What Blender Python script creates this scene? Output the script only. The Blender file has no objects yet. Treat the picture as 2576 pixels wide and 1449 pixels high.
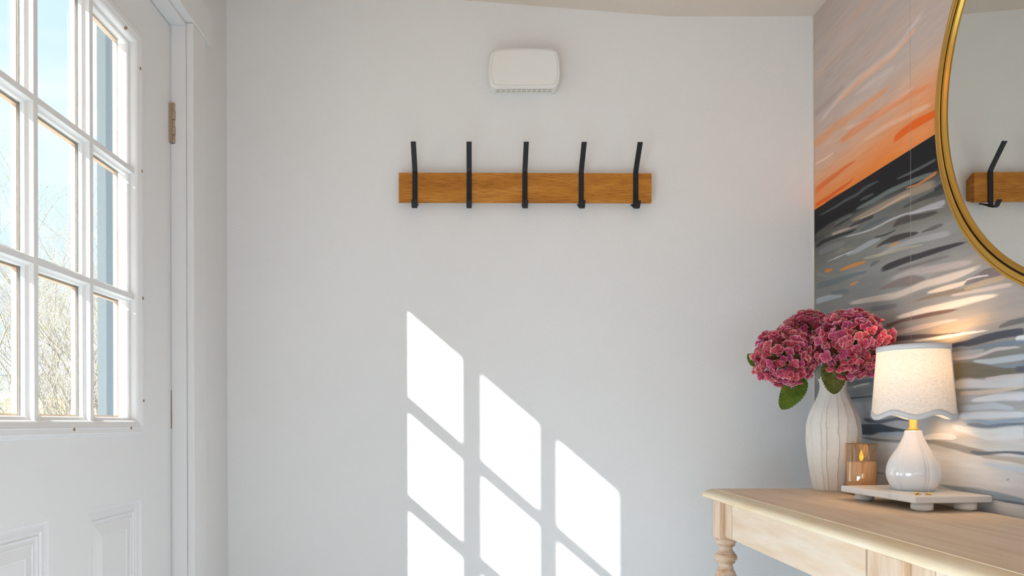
import bpy, math, random
import numpy as np
from mathutils import Vector, Matrix, Euler
C = bpy.context.scene.collection
PI = math.pi
HC = 1.015                      # eye height above the floor
# ------------------------------------------------------------------ camera
cd = bpy.data.cameras.new('camera'); cam = bpy.data.objects.new('camera', cd); C.objects.link(cam)
cam.location = (0, 0, HC)
cam.rotation_euler = (Matrix.Rotation(PI/2, 3, 'X') @ Matrix.Rotation(math.radians(-0.17), 3, 'Z')).to_euler()
cd.sensor_width = 36; cd.lens = 1700/2576*36
cd.shift_x = (1288-1200)/2576; cd.shift_y = (1062-724.5)/2576
cd.clip_start = 0.02
bpy.context.scene.camera = cam
# ------------------------------------------------------------------ light and exposure
SC = bpy.context.scene
SC.view_settings.view_transform = 'Standard'; SC.view_settings.look = 'None'
SC.view_settings.gamma = 1; SC.view_settings.use_curve_mapping = False
SC.view_settings.exposure = 0.17
w = bpy.data.worlds.new('sky'); SC.world = w; w.use_nodes = True
nt = w.node_tree; nt.nodes.clear()
tc = nt.nodes.new('ShaderNodeTexCoord'); mp = nt.nodes.new('ShaderNodeMapping'); mp.inputs['Scale'].default_value = (1, 1, 2.2)
nz = nt.nodes.new('ShaderNodeTexNoise'); nz.inputs['Scale'].default_value = 3.0; nz.inputs['Detail'].default_value = 5; nz.inputs['Distortion'].default_value = .6
rp = nt.nodes.new('ShaderNodeValToRGB'); rp.color_ramp.elements[0].position = .38; rp.color_ramp.elements[1].position = .66
rp.color_ramp.elements[0].color = (.62, .80, .92, 1); rp.color_ramp.elements[1].color = (.86, .91, .95, 1)
bg = nt.nodes.new('ShaderNodeBackground'); bg.inputs['Strength'].default_value = 1.12
ow = nt.nodes.new('ShaderNodeOutputWorld')
nt.links.new(tc.outputs['Generated'], mp.inputs['Vector']); nt.links.new(mp.outputs[0], nz.inputs['Vector'])
nt.links.new(nz.outputs['Fac'], rp.inputs['Fac']); nt.links.new(rp.outputs[0], bg.inputs['Color']); nt.links.new(bg.outputs[0], ow.inputs['Surface'])
sd = bpy.data.lights.new('sun', 'SUN'); sun = bpy.data.objects.new('sun', sd); C.objects.link(sun)
sd.energy = 17.0; sd.angle = math.radians(.6); sd.color = (1, .99, .975)
sun.rotation_euler = Vector((1.2917, 1.0, -1.124)).to_track_quat('-Z', 'Y').to_euler()
def area(name, loc, rot, sx, sy, e, col):
    d = bpy.data.lights.new(name, 'AREA'); o = bpy.data.objects.new(name, d); C.objects.link(o)
    d.shape = 'RECTANGLE'; d.size = sx; d.size_y = sy; d.energy = e; d.color = col
    o.location = loc; o.rotation_euler = rot
    return o
ROOM_Y0 = -1.3
# daylight at the two windows behind the photographer
WINS = [(-.62, .02, .08, 1.05), (.20, .84, .08, 1.05)]
SIDE = (-.75, .72, .06, .88)        # added side window in the door wall, unseen, for light from the left
for i, (x0, x1, z0, z1) in enumerate(WINS):
    area('window_fill_light', ((x0+x1)/2, ROOM_Y0-.22, (z0+z1)/2), (PI/2, 0, 0), x1-x0, z1-z0, 6, (.64, .82, 1.0))
area('window_fill_light', (-1.02, (SIDE[0]+SIDE[1])/2, (SIDE[2]+SIDE[3])/2), (PI/2, 0, -PI/2), SIDE[1]-SIDE[0], SIDE[3]-SIDE[2], 27, (.64, .82, 1.0))  # added lamp outside the made-up side window, fills the room from the left

pd = bpy.data.lights.new('warm_fill', 'POINT'); pq = bpy.data.objects.new('warm_fill', pd); C.objects.link(pq)  # added warm fill behind the camera, not a known lamp
pd.energy = 5.0; pd.color = (1, .46, .17); pd.shadow_soft_size = .12; pq.location = (.15, -.75, 1.95)

pe = bpy.data.lights.new('warm_top_fill', 'POINT'); pf = bpy.data.objects.new('warm_top_fill', pe); C.objects.link(pf)  # added warm fill for the upper walls, out of view and without a fixture
pe.energy = 1.3; pe.color = (1, .46, .17); pe.shadow_soft_size = .10; pf.location = (.0, .75, 2.12)

# ------------------------------------------------------------------ helpers
def tag(o, label=None, cat=None, group=None, kind=None):
    if label: o['label'] = label
    if cat: o['category'] = cat
    if group: o['group'] = group
    if kind: o['kind'] = kind
    return o
def empty(name, loc=(0, 0, 0), rz=0, label=None, cat=None, group=None, kind=None):
    o = bpy.data.objects.new(name, None); C.objects.link(o); o.location = loc; o.rotation_euler = (0, 0, rz)
    o.empty_display_size = .05
    return tag(o, label, cat, group, kind)
class MB:
    def __init__(s): s.v = []; s.f = []; s.sm = []
    def add(s, v, f, smooth=False):
        n = len(s.v); s.v += [tuple(p) for p in v]; s.f += [tuple(i+n for i in q) for q in f]; s.sm += [smooth]*len(f); return s
    def box(s, x0, x1, y0, y1, z0, z1):
        v = [(x0,y0,z0),(x1,y0,z0),(x1,y1,z0),(x0,y1,z0),(x0,y0,z1),(x1,y0,z1),(x1,y1,z1),(x0,y1,z1)]
        return s.add(v, [(3,2,1,0),(4,5,6,7),(0,1,5,4),(1,2,6,5),(2,3,7,6),(3,0,4,7)])
    def loft(s, rings, caps=(True, True), smooth=False, closed=True):
        n = len(rings[0]); v = [p for r in rings for p in r]; f = []
        for i in range(len(rings)-1):
            for j in range(n if closed else n-1):
                k = (j+1) % n
                f.append((i*n+j, i*n+k, (i+1)*n+k, (i+1)*n+j))
        s.add(v, f, smooth)
        m = len(s.v)-len(v)
        if caps[0]: s.f.append(tuple(m+j for j in reversed(range(n)))); s.sm.append(False)
        if caps[1]: s.f.append(tuple(m+(len(rings)-1)*n+j for j in range(n))); s.sm.append(False)
        return s
    def lathe(s, prof, n=48, cx=0, cy=0, caps=(True, True), smooth=True, mod=None):
        rings = []
        for (r, z) in prof:
            ring = []
            for j in range(n):
                a = 2*PI*j/n; rr = r*(mod(a, z, r) if mod else 1)
                ring.append((cx+rr*math.cos(a), cy+rr*math.sin(a), z))
            rings.append(ring)
        return s.loft(rings, caps, smooth)
    def tube(s, pts, rad, n=8, caps=True):
        pts = [Vector(p) for p in pts]; rings = []
        up = Vector((0, 0, 1))
        for i, p in enumerate(pts):
            t = (pts[min(i+1, len(pts)-1)]-pts[max(i-1, 0)]).normalized()
            a = t.cross(up)
            if a.length < .05: a = t.cross(Vector((1, 0, 0)))
            a.normalize(); b = t.cross(a)
            r = rad[i] if isinstance(rad, (list, tuple)) else rad
            rings.append([tuple(p+a*(r*math.cos(2*PI*j/n))+b*(r*math.sin(2*PI*j/n))) for j in range(n)])
        return s.loft(rings, (caps, caps), True)
    def build(s, name, m, parent=None, loc=None, bevel=0, seg=2):
        me = bpy.data.meshes.new(name); me.from_pydata(s.v, [], s.f)
        me.polygons.foreach_set('use_smooth', s.sm); me.materials.append(m); me.update()
        o = bpy.data.objects.new(name, me); C.objects.link(o)
        if parent: o.parent = parent
        if loc: o.location = loc
        if bevel:
            b = o.modifiers.new('bevel', 'BEVEL'); b.width = bevel; b.segments = seg; b.limit_method = 'ANGLE'; b.angle_limit = math.radians(35)
        return o
def fix_normals(o):
    import bmesh
    bm = bmesh.new(); bm.from_mesh(o.data); bmesh.ops.recalc_face_normals(bm, faces=bm.faces); bm.to_mesh(o.data); bm.free(); return o
def lin(c):
    return tuple(((x/255)/12.92 if x/255 <= .04045 else ((x/255+.055)/1.055)**2.4) for x in c)
# ------------------------------------------------------------------ materials
def mat(name, col, rough=.6, metal=0, bump=None, var=None, spec=.5, coat=0, trans=0):
    """bump=(scale, strength, distance, stretch)   var=(scale xyz, colour2, contrast lo, hi)"""
    m = bpy.data.materials.new(name); m.use_nodes = True; t = m.node_tree; p = t.nodes['Principled BSDF']
    p.inputs['Base Color'].default_value = (*col, 1); p.inputs['Roughness'].default_value = rough
    p.inputs['Metallic'].default_value = metal; p.inputs['Specular IOR Level'].default_value = spec
    if coat: p.inputs['Coat Weight'].default_value = coat; p.inputs['Coat Roughness'].default_value = .04
    tcn = t.nodes.new('ShaderNodeTexCoord')
    if var:
        mpn = t.nodes.new('ShaderNodeMapping'); mpn.inputs['Scale'].default_value = var[0]
        n = t.nodes.new('ShaderNodeTexNoise'); n.inputs['Scale'].default_value = 1; n.inputs['Detail'].default_value = 8; n.inputs['Roughness'].default_value = .65
        r = t.nodes.new('ShaderNodeValToRGB'); r.color_ramp.elements[0].position = var[2]; r.color_ramp.elements[1].position = var[3]
        r.color_ramp.elements[0].color = (*col, 1); r.color_ramp.elements[1].color = (*var[1], 1)
        t.links.new(tcn.outputs['Object'], mpn.inputs[0]); t.links.new(mpn.outputs[0], n.inputs['Vector']); t.links.new(n.outputs['Fac'], r.inputs['Fac'])
        t.links.new(r.outputs[0], p.inputs['Base Color'])
    if bump:
        mpb = t.nodes.new('ShaderNodeMapping'); mpb.inputs['Scale'].default_value = bump[3] if len(bump) > 3 else (1, 1, 1)
        nb = t.nodes.new('ShaderNodeTexNoise'); nb.inputs['Scale'].default_value = bump[0]; nb.inputs['Detail'].default_value = 2
        b = t.nodes.new('ShaderNodeBump'); b.inputs['Strength'].default_value = bump[1]; b.inputs['Distance'].default_value = bump[2]
        t.links.new(tcn.outputs['Object'], mpb.inputs[0]); t.links.new(mpb.outputs[0], nb.inputs['Vector'])
        t.links.new(nb.outputs['Fac'], b.inputs['Height']); t.links.new(b.outputs[0], p.inputs['Normal'])
    return m
M = {}
M['wall'] = mat('painted_wall', (.80, .80, .79), .75, bump=(210, .5, .0014), spec=.25)
M['far_wall'] = mat('taupe_wall_paint', (.34, .30, .26), .8)
M['ceiling'] = mat('ceiling_paint', (.72, .64, .55), .85, bump=(220, .3, .001), spec=.2)
M['door'] = mat('white_door_paint', (.80, .81, .81), .42, bump=(60, .12, .0006, (1, 1, .15)), spec=.4)
M['trim'] = mat('white_trim_paint', (.79, .79, .78), .4, bump=(50, .1, .0006, (1, 1, .2)), spec=.4)
M['nickel'] = mat('satin_nickel', (.46, .38, .29), .42, .85, bump=(500, .15, .0004))
M['rust'] = mat('bare_brown_wood', (.26, .10, .035), .8, var=((60, 60, 30), (.35, .25, .17), .4, .6))
M['black'] = mat('black_powder_coat', (.010, .010, .013), .5, bump=(900, .2, .0003), spec=.35)
M['plastic'] = mat('ivory_plastic', (.83, .83, .79), .5, bump=(900, .1, .0002))
M['slot'] = mat('vent_shadow_slot', (.42, .38, .30), .8)
M['gold'] = mat('brushed_gold_metal', (.62, .37, .08), .30, 1.0, bump=(300, .1, .0003))
M['brass'] = mat('satin_brass', (.55, .37, .14), .38, 1.0)
M['jewel'] = mat('polished_gold', (.95, .72, .30), .12, 1.0)
M['dark_gap'] = mat('dark_rubber_gap', (.01, .01, .012), .5)
M['mirror'] = mat('mirror_silver', (.69, .70, .67), .0, 1.0)
M['ceramic'] = mat('white_glazed_ceramic', (.84, .85, .87), .12, spec=.6, coat=.8)
M['marble'] = mat('white_marble', (.86, .86, .85), .3, var=((14, 22, 30), (.60, .61, .63), .60, .80), spec=.5)
M['vase'] = mat('carved_whitewashed_wood', (.83, .79, .73), .75, var=((30, 30, 6), (.72, .66, .58), .55, .85), bump=(140, .35, .0012, (1, 1.2, .35)))
M['wax'] = mat('cream_wax', (.85, .66, .45), .5)
M['brick'] = mat('dark', (.05, .05, .05), .6)
M['plug'] = mat('bare_wood_screw_hole', (.30, .19, .10), .8)
M['bead'] = mat('tan_glazing_bead', (.50, .35, .25), .7, var=((20, 20, 6), (.58, .43, .31), .4, .7))
M['post_paint'] = mat('blue_grey_rough_paint', (.30, .34, .37), .8, bump=(80, .7, .004, (1, 1, .5)))
M['beam_paint'] = mat('white_exterior_paint', (.75, .78, .82), .7)
M['bark'] = mat('grey_brown_bark', (.34, .30, .26), .9, var=((8, 8, 8), (.52, .47, .42), .35, .65), spec=.1)
M['bud'] = mat('yellow_green_bud', (.50, .53, .22), .7, spec=.2)
M['needle'] = mat('pale_needle', (.42, .50, .45), .8, spec=.2)
M['grass'] = mat('pale_lawn', (.42, .42, .36), .95, var=((3, 3, 3), (.54, .52, .47), .3, .7))
M['fence'] = mat('orange_cedar', (.68, .38, .17), .8, var=((12, 12, 2), (.78, .50, .27), .3, .7))
M['siding'] = mat('white_siding', (.75, .76, .78), .7)
M['roof'] = mat('slate_roof', (.20, .24, .32), .8)
M['window_dark'] = mat('far_window_glass', (.1, .12, .15), .1)
M['green_stem'] = mat('green_stem', (.14, .20, .03), .55)
def wood(name, c1, c2, sc, c3=None, rough=.55, bstr=.15):
    m = mat(name, c1, rough, var=(sc, c2, .34, .68), bump=(3, bstr, .0008, tuple(s*3 for s in sc)), spec=.35)
    return m
M['oak_top'] = wood('oak_table_top', (.72, .55, .39), (.86, .72, .56), (46, 4, 46))
M['oak_edge'] = wood('washed_oak_edge', (.78, .60, .37), (.84, .74, .58), (50, 5, 50))
M['oak'] = wood('washed_oak', (.70, .52, .36), (.78, .66, .54), (40, 5, 40))
M['oak_post'] = wood('washed_oak_upright', (.58, .36, .20), (.76, .64, .52), (50, 50, 6))
M['oak_dark'] = wood('oak_unwashed', (.46, .24, .10), (.56, .34, .18), (50, 50, 6))
M['oak_leg'] = wood('washed_oak_turning', (.50, .27, .12), (.72, .62, .52), (28, 28, 60))
M['floor'] = mat('pale_stone_tile', (.72, .75, .78), .5, var=((5, 5, 5), (.78, .80, .82), .3, .7))
# stained rack board: streaky orange brown
def rack_mat():
    m = bpy.data.materials.new('amber_stained_wood'); m.use_nodes = True; t = m.node_tree; p = t.nodes['Principled BSDF']; L = t.links
    p.inputs['Roughness'].default_value = .45; p.inputs['Specular IOR Level'].default_value = .35
    tcn = t.nodes.new('ShaderNodeTexCoord')
    def noise(scale, det=6, rough=.6):
        mpn = t.nodes.new('ShaderNodeMapping'); mpn.inputs['Scale'].default_value = scale
        n = t.nodes.new('ShaderNodeTexNoise'); n.inputs['Scale'].default_value = 1; n.inputs['Detail'].default_value = det; n.inputs['Roughness'].default_value = rough
        L.new(tcn.outputs['Object'], mpn.inputs[0]); L.new(mpn.outputs[0], n.inputs['Vector']); return n.outputs['Fac']
    def ramp(f, stops):
        r = t.nodes.new('ShaderNodeValToRGB'); e = r.color_ramp.elements
        e[0].position, e[0].color = stops[0][0], (*stops[0][1], 1); e[1].position, e[1].color = stops[-1][0], (*stops[-1][1], 1)
        for s in stops[1:-1]:
            q = e.new(s[0]); q.color = (*s[1], 1)
        L.new(f, r.inputs['Fac']); return r.outputs[0]
    def mul(a, b, fac=1.0):
        x = t.nodes.new('ShaderNodeMixRGB'); x.blend_type = 'MULTIPLY'; x.inputs['Fac'].default_value = fac
        L.new(a, x.inputs[1]); L.new(b, x.inputs[2]); return x.outputs[0]
    base = ramp(noise((3.2, 8, 22), 3), [(.3, (.36, .125, .013)), (.5, (.50, .195, .022)), (.7, (.64, .29, .05))])
    fine = ramp(noise((22, 60, 420), 4, .7), [(.36, (.45, .36, .30)), (.52, (1, 1, 1))])
    L.new(mul(base, fine, .8), p.inputs['Base Color'])
    return m
M['rack'] = rack_mat()
def thin_glass(name, tint, refl, rough=0.0, fres=True):
    m = bpy.data.materials.new(name); m.use_nodes = True; t = m.node_tree; t.nodes.clear()
    tr = t.nodes.new('ShaderNodeBsdfTransparent'); tr.inputs[0].default_value = (*tint, 1)
    gl = t.nodes.new('ShaderNodeBsdfGlossy'); gl.inputs['Roughness'].default_value = rough; gl.inputs[0].default_value = (*refl[1], 1)
    mx = t.nodes.new('ShaderNodeMixShader'); o = t.nodes.new('ShaderNodeOutputMaterial')
    if fres:
        lw = t.nodes.new('ShaderNodeLayerWeight'); lw.inputs['Blend'].default_value = refl[0]
        t.links.new(lw.outputs['Fresnel'], mx.inputs[0])
    else: mx.inputs[0].default_value = refl[0]
    t.links.new(tr.outputs[0], mx.inputs[1]); t.links.new(gl.outputs[0], mx.inputs[2]); t.links.new(mx.outputs[0], o.inputs[0])
    return m
M['glass'] = thin_glass('window_glass', (.97, .985, .985), (.08, (1, 1, 1)))
M['amber_glass'] = thin_glass('amber_mirrored_glass', (.985, .925, .85), (.17, (1.0, .82, .62)), .02, False)
def linen():
    m = bpy.data.materials.new('oatmeal_linen'); m.use_nodes = True; t = m.node_tree; t.nodes.clear(); L = t.links
    tcn = t.nodes.new('ShaderNodeTexCoord')
    cols = []
    for sc in ((1500, 1500, 130), (130, 130, 1500)):
        mpn = t.nodes.new('ShaderNodeMapping'); mpn.inputs['Scale'].default_value = sc
        n = t.nodes.new('ShaderNodeTexNoise'); n.inputs['Scale'].default_value = 1; n.inputs['Detail'].default_value = 3
        r = t.nodes.new('ShaderNodeValToRGB'); r.color_ramp.elements[0].position = .35; r.color_ramp.elements[1].position = .55
        r.color_ramp.elements[0].color = (.80, .77, .73, 1); r.color_ramp.elements[1].color = (.95, .93, .90, 1)
        L.new(tcn.outputs['Object'], mpn.inputs[0]); L.new(mpn.outputs[0], n.inputs['Vector']); L.new(n.outputs['Fac'], r.inputs['Fac']); cols.append(r.outputs[0])
    x = t.nodes.new('ShaderNodeMixRGB'); x.blend_type = 'MULTIPLY'; x.inputs[0].default_value = 1; L.new(cols[0], x.inputs[1]); L.new(cols[1], x.inputs[2])
    df = t.nodes.new('ShaderNodeBsdfDiffuse'); tl = t.nodes.new('ShaderNodeBsdfTranslucent'); mx = t.nodes.new('ShaderNodeMixShader'); mx.inputs[0].default_value = .11
    o = t.nodes.new('ShaderNodeOutputMaterial')
    L.new(x.outputs[0], df.inputs[0]); L.new(x.outputs[0], tl.inputs[0]); L.new(df.outputs[0], mx.inputs[1]); L.new(tl.outputs[0], mx.inputs[2]); L.new(mx.outputs[0], o.inputs[0])
    return m
M['linen'] = linen()
M['shade_trim'] = mat('grey_shade_trim', (.66, .66, .67), .85, bump=(900, .3, .0004))
def emit(name, col, s):
    m = bpy.data.materials.new(name); m.use_nodes = True; t = m.node_tree; t.nodes.clear()
    e = t.nodes.new('ShaderNodeEmission'); e.inputs[0].default_value = (*col, 1); e.inputs[1].default_value = s
    o = t.nodes.new('ShaderNodeOutputMaterial'); t.links.new(e.outputs[0], o.inputs[0]); return m
M['bulb'] = emit('warm_bulb', (1, .62, .30), 42)
M['flame'] = emit('led_flame', (1.0, .50, .02), 1.5)
def petal_mat():
    m = bpy.data.materials.new('hydrangea_petal'); m.use_nodes = True; t = m.node_tree; t.nodes.clear(); L = t.links
    at = t.nodes.new('ShaderNodeAttribute'); at.attribute_name = 'edge'
    oi = t.nodes.new('ShaderNodeObjectInfo')
    r = t.nodes.new('ShaderNodeValToRGB'); e = r.color_ramp.elements
    e[0].position = 0; e[0].color = (.44, .025, .085, 1); e[1].position = 1; e[1].color = (.90, .62, .60, 1)
    q = e.new(.45); q.color = (.68, .10, .18, 1); q = e.new(.82); q.color = (.78, .30, .38, 1)
    L.new(at.outputs['Fac'], r.inputs['Fac'])
    r2 = t.nodes.new('ShaderNodeValToRGB'); e = r2.color_ramp.elements
    e[0].position = 0; e[0].color = (.86, .80, 1.12, 1); e[1].position = 1; e[1].color = (1.12, 1.7, 1.15, 1)
    q = e.new(.25); q.color = (1.0, 1.35, 1.35, 1); q = e.new(.45); q.color = (.92, .75, .8, 1); q = e.new(.7); q.color = (1.0, .95, .85, 1)
    L.new(oi.outputs['Random'], r2.inputs['Fac'])
    x = t.nodes.new('ShaderNodeMixRGB'); x.blend_type = 'MULTIPLY'; x.inputs[0].default_value = 1; L.new(r.outputs[0], x.inputs[1]); L.new(r2.outputs[0], x.inputs[2])
    df = t.nodes.new('ShaderNodeBsdfPrincipled'); df.inputs['Roughness'].default_value = .6; df.inputs['Specular IOR Level'].default_value = .3
    df.inputs['Sheen Weight'].default_value = .15
    tl = t.nodes.new('ShaderNodeBsdfTranslucent'); mx = t.nodes.new('ShaderNodeMixShader'); mx.inputs[0].default_value = .3
    o = t.nodes.new('ShaderNodeOutputMaterial')
    L.new(x.outputs[0], df.inputs['Base Color']); L.new(x.outputs[0], tl.inputs[0]); L.new(df.outputs[0], mx.inputs[1]); L.new(tl.outputs[0], mx.inputs[2]); L.new(mx.outputs[0], o.inputs[0])
    return m
M['petal'] = petal_mat()
def leaf_mat(name, c1, c2):
    m = mat(name, c1, .5, var=((40, 40, 40), c2, .35, .65), bump=(180, .4, .0008), spec=.4); return m
M['leaf'] = leaf_mat('hydrangea_leaf', (.065, .13, .012), (.11, .19, .02))
M['leaf_dark'] = leaf_mat('hydrangea_leaf_dark', (.05, .07, .012), (.09, .10, .018))
M['leaf_vein'] = mat('leaf_vein', (.20, .30, .05), .5)
M['leaf_pale'] = leaf_mat('hydrangea_leaf_underside', (.24, .25, .20), (.36, .36, .30))

# ------------------------------------------------------------------ room shell
XL, XR, YB = -.753, 1.02, 2.04
Q = 1.0174
ZC = HC+1.223; XK = .58; SL = .0825
def zceil(x): return ZC + max(0, (XK-x)*SL)
# back wall, outline follows the ceiling
mb = MB()
pts = [(-.95, 0), (XR+.15, 0), (XR+.15, ZC+.02), (XK, ZC+.02), (-.95, zceil(-.95)+.02)]
mb.loft([[(x, YB, z) for x, z in pts], [(x, YB+.12, z) for x, z in pts]])
tag(fix_normals(mb.build('wall_back', M['wall'])), kind='structure')
mb = MB()
pts = [(XR+.15, ZC), (XK, ZC), (-.95, zceil(-.95)), (-.95, zceil(-.95)+.12), (XK, ZC+.12), (XR+.15, ZC+.12)]
mb.loft([[(x, ROOM_Y0-.12, z) for x, z in pts], [(x, YB, z) for x, z in pts]])
tag(fix_normals(mb.build('ceiling', M['ceiling'])), kind='structure')
tag(MB().box(-.95, XR+.15, ROOM_Y0-.12, YB, -.08, 0).build('floor', M['floor']), kind='structure')
# door wall with its opening
DY0, DY1, DZ1 = .816*Q, 1.737*Q, HC+1.022*Q
mb = MB(); zt = zceil(XL)
mb.box(XL-.13, XL, ROOM_Y0, SIDE[0], 0, zt); mb.box(XL-.13, XL, SIDE[1], DY0-.02, 0, zt); mb.box(XL-.13, XL, SIDE[0], SIDE[1], 0, SIDE[2]); mb.box(XL-.13, XL, SIDE[0], SIDE[1], SIDE[3], zt); mb.box(XL-.13, XL, DY1+.02, YB, 0, zt); mb.box(XL-.13, XL, DY0-.02, DY1+.02, DZ1+.02, zt)
tag(mb.build('wall_left', M['wall']), kind='structure')
# wall behind the photographer with two windows
mb = MB(); y0, y1 = ROOM_Y0-.12, ROOM_Y0
xs = [XL-.13, WINS[0][0], WINS[0][1], WINS[1][0], WINS[1][1], XR+.12]
for i in range(5):
    if i in (1, 3):
        mb.box(xs[i], xs[i+1], y0, y1, 0, WINS[0][2]); mb.box(xs[i], xs[i+1], y0, y1, WINS[0][3], ZC)
    else: mb.box(xs[i], xs[i+1], y0, y1, 0, ZC)
tag(mb.build('wall_front', M['far_wall']), kind='structure')
for k, (x0, x1, z0, z1) in enumerate(WINS):
    e = empty('window_%d' % (k+1), ((x0+x1)/2, ROOM_Y0-.06, z0), kind='structure')
    hw, hh = (x1-x0)/2, z1-z0; f = MB()
    f.box(-hw, -hw+.04, -.03, .03, 0, hh); f.box(hw-.04, hw, -.03, .03, 0, hh); f.box(-hw+.04, hw-.04, -.03, .03, 0, .04); f.box(-hw+.04, hw-.04, -.03, .03, hh-.04, hh)
    f.build('window_frame', M['trim'], e)
    MB().box(-.012, .012, -.015, .015, .04, hh-.04).build('muntin', M['trim'], e)
    for q in (1, 2): MB().box(-hw+.04, hw-.04, -.015, .015, hh*q/3-.012, hh*q/3+.012).build('muntin', M['trim'], e)
    MB().box(-hw+.04, hw-.04, -.003, .003, .04, hh-.04).build('pane', M['glass'], e)

e = empty('window_3', (XL-.06, (SIDE[0]+SIDE[1])/2, SIDE[2]), kind='structure')  # made-up window, out of view, lets fill and sun in low from the left
hw, hh = (SIDE[1]-SIDE[0])/2, SIDE[3]-SIDE[2]; f = MB()
f.box(-.03, .03, -hw, -hw+.04, 0, hh); f.box(-.03, .03, hw-.04, hw, 0, hh); f.box(-.03, .03, -hw+.04, hw-.04, 0, .04); f.box(-.03, .03, -hw+.04, hw-.04, hh-.04, hh)
f.build('window_frame', M['trim'], e)
for q in (-1, 1): MB().box(-.015, .015, q*hw/3-.012, q*hw/3+.012, .04, hh-.04).build('muntin', M['trim'], e)
for q in (1, 2): MB().box(-.015, .015, -hw+.04, hw-.04, hh*q/3-.012, hh*q/3+.012).build('muntin', M['trim'], e)
MB().box(-.003, .003, -hw+.04, hw-.04, .04, hh-.04).build('pane', M['glass'], e)

# ------------------------------------------------------------------ painted mural on the right wall
def wz(px): return XR*1700/(px-1200)
rs = np.random.RandomState(7)
H0, H1 = -.36, 1.223
rows = np.concatenate([[-HC, -.7, -.5], np.arange(H0, H1+1e-6, (H1-H0)/1000)])
def mural_colours(Z):
    """linear colours for a grid rows x Z of the painting (distance along wall, height above the horizon of the eye)"""
    nz_, nh = len(Z), len(rows); Hh = rows[:, None]*np.ones((1, nz_)); ZZ = np.ones((nh, 1))*Z[None, :]
    def vnoise(hz, hs, seed):                      # smooth along Z, finer across H
        r = np.random.RandomState(seed); gz = np.arange(-3, 4, hz); gh = np.arange(-1.3, 1.5, hs)
        g = r.rand(len(gh), len(gz))
        fz = (ZZ-gz[0])/hz; fh = (Hh-gh[0])/hs
        iz = np.clip(fz.astype(int), 0, len(gz)-2); ih = np.clip(fh.astype(int), 0, len(gh)-2); tz = fz-iz; th = fh-ih
        tz = tz*tz*(3-2*tz); th = th*th*(3-2*th)
        return (g[ih, iz]*(1-tz)*(1-th)+g[ih, iz+1]*tz*(1-th)+g[ih+1, iz]*(1-tz)*th+g[ih+1, iz+1]*tz*th)
    warp = (vnoise(.25, .12, 1)-.5)*.06+(vnoise(.12, .05, 2)-.5)*.02
    bris = .5*vnoise(.13, .0045, 3)+.5*vnoise(.05, .007, 8); bris2 = vnoise(.05, .008, 4)
    above = Hh > .637
    stops = [(-1.1, (178, 182, 188)), (-.2, (180, 184, 190)), (-.08, (182, 187, 193)), (-.04, (160, 165, 170)), (0, (150, 155, 160)), (.06, (128, 132, 136)), (.12, (118, 120, 124)),
             (.17, (150, 146, 142)), (.22, (150, 146, 144)), (.28, (140, 142, 143)), (.36, (128, 130, 130)), (.45, (118, 116, 112)), (.54, (92, 90, 86)), (.565, (23, 23, 27)), (.6369, (20, 20, 24)),
             (.6371, (205, 112, 50)), (.67, (200, 120, 68)), (.71, (196, 128, 84)), (.76, (190, 140, 108)), (.82, (180, 150, 130)), (.90, (165, 150, 142)), (1.0, (160, 148, 142)), (1.1, (162, 150, 144)), (1.25, (160, 145, 138))]
    hs_ = np.array([s[0] for s in stops]); cs = np.array([lin(s[1]) for s in stops])
    hw_ = np.where(above, np.maximum(Hh+warp*1.3, .638), np.minimum(Hh+warp, .636))
    hw_ = np.where((~above) & (Hh > .58), np.minimum(Hh, .636), hw_)
    col = np.stack([np.interp(hw_, hs_, cs[:, k]) for k in range(3)], -1)
    def band(ctr, wid, c, a, soft=.35, ragged=.35, zlo=None, zhi=None):
        d = np.abs(Hh-ctr)/np.maximum(wid/2, 1e-5) + (bris-.5)*ragged*1.6
        m = np.clip((1+soft/2-d)/soft, 0, 1)*a
        if zlo is not None: m = m*((ZZ >= zlo) & (ZZ <= zhi))
        col[:] = col*(1-m[..., None])+np.array(lin(c))*m[..., None]
    def stroke(pts, c, a=.85, soft=.35, ragged=.35):
        z = np.array([wz(p[0]) for p in pts]); h = np.array([(1062-p[1])/1700*q for p, q in zip(pts, z)]); wd = np.array([p[2]/1700*q for p, q in zip(pts, z)])
        o = np.argsort(z); z, h, wd = z[o], h[o], wd[o]
        L = max(z[-1]-z[0], .01); zz = np.linspace(z[0], z[-1], 160); ker = np.hanning(31); ker /= ker.sum()
        def sm(v):
            v = np.interp(zz, z, v); p = np.concatenate([2*v[0]-v[15:0:-1], v, 2*v[-1]-v[-2:-17:-1]]); return np.convolve(p, ker, 'valid')
        cz = ZZ[0]; ctr = np.interp(cz, zz, sm(h)); wid = np.maximum(np.interp(cz, zz, sm(wd)), 0)
        e = np.clip(np.minimum((cz-z[0]), (z[-1]-cz))/(L*.12), 0, 1)
        dry = np.clip((e[None, :]*1.3-bris*.30)*1.6, 0, 1)
        band(ctr[None, :], (wid*(.35+.65*e**.5))[None, :]+1e-6, c, a*dry*(e[None, :] > 0), soft*1.5, ragged*.8, z[0], z[-1])
    # loose underpainting
    pal_sea = [(150, 152, 152), (104, 106, 106), (168, 166, 162), (128, 120, 112), (92, 98, 102), (150, 158, 164), (172, 160, 148)]
    pal_low = [(196, 200, 204), (160, 172, 182), (140, 154, 166), (206, 204, 202), (176, 176, 174), (150, 152, 152)]
    pal_sky = [(185, 168, 160), (155, 142, 138), (188, 150, 125), (172, 156, 150), (196, 160, 135)]
    pal_or = [(205, 140, 92), (200, 118, 60), (210, 150, 110), (196, 128, 80)]
    r = np.random.RandomState(11)
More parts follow.
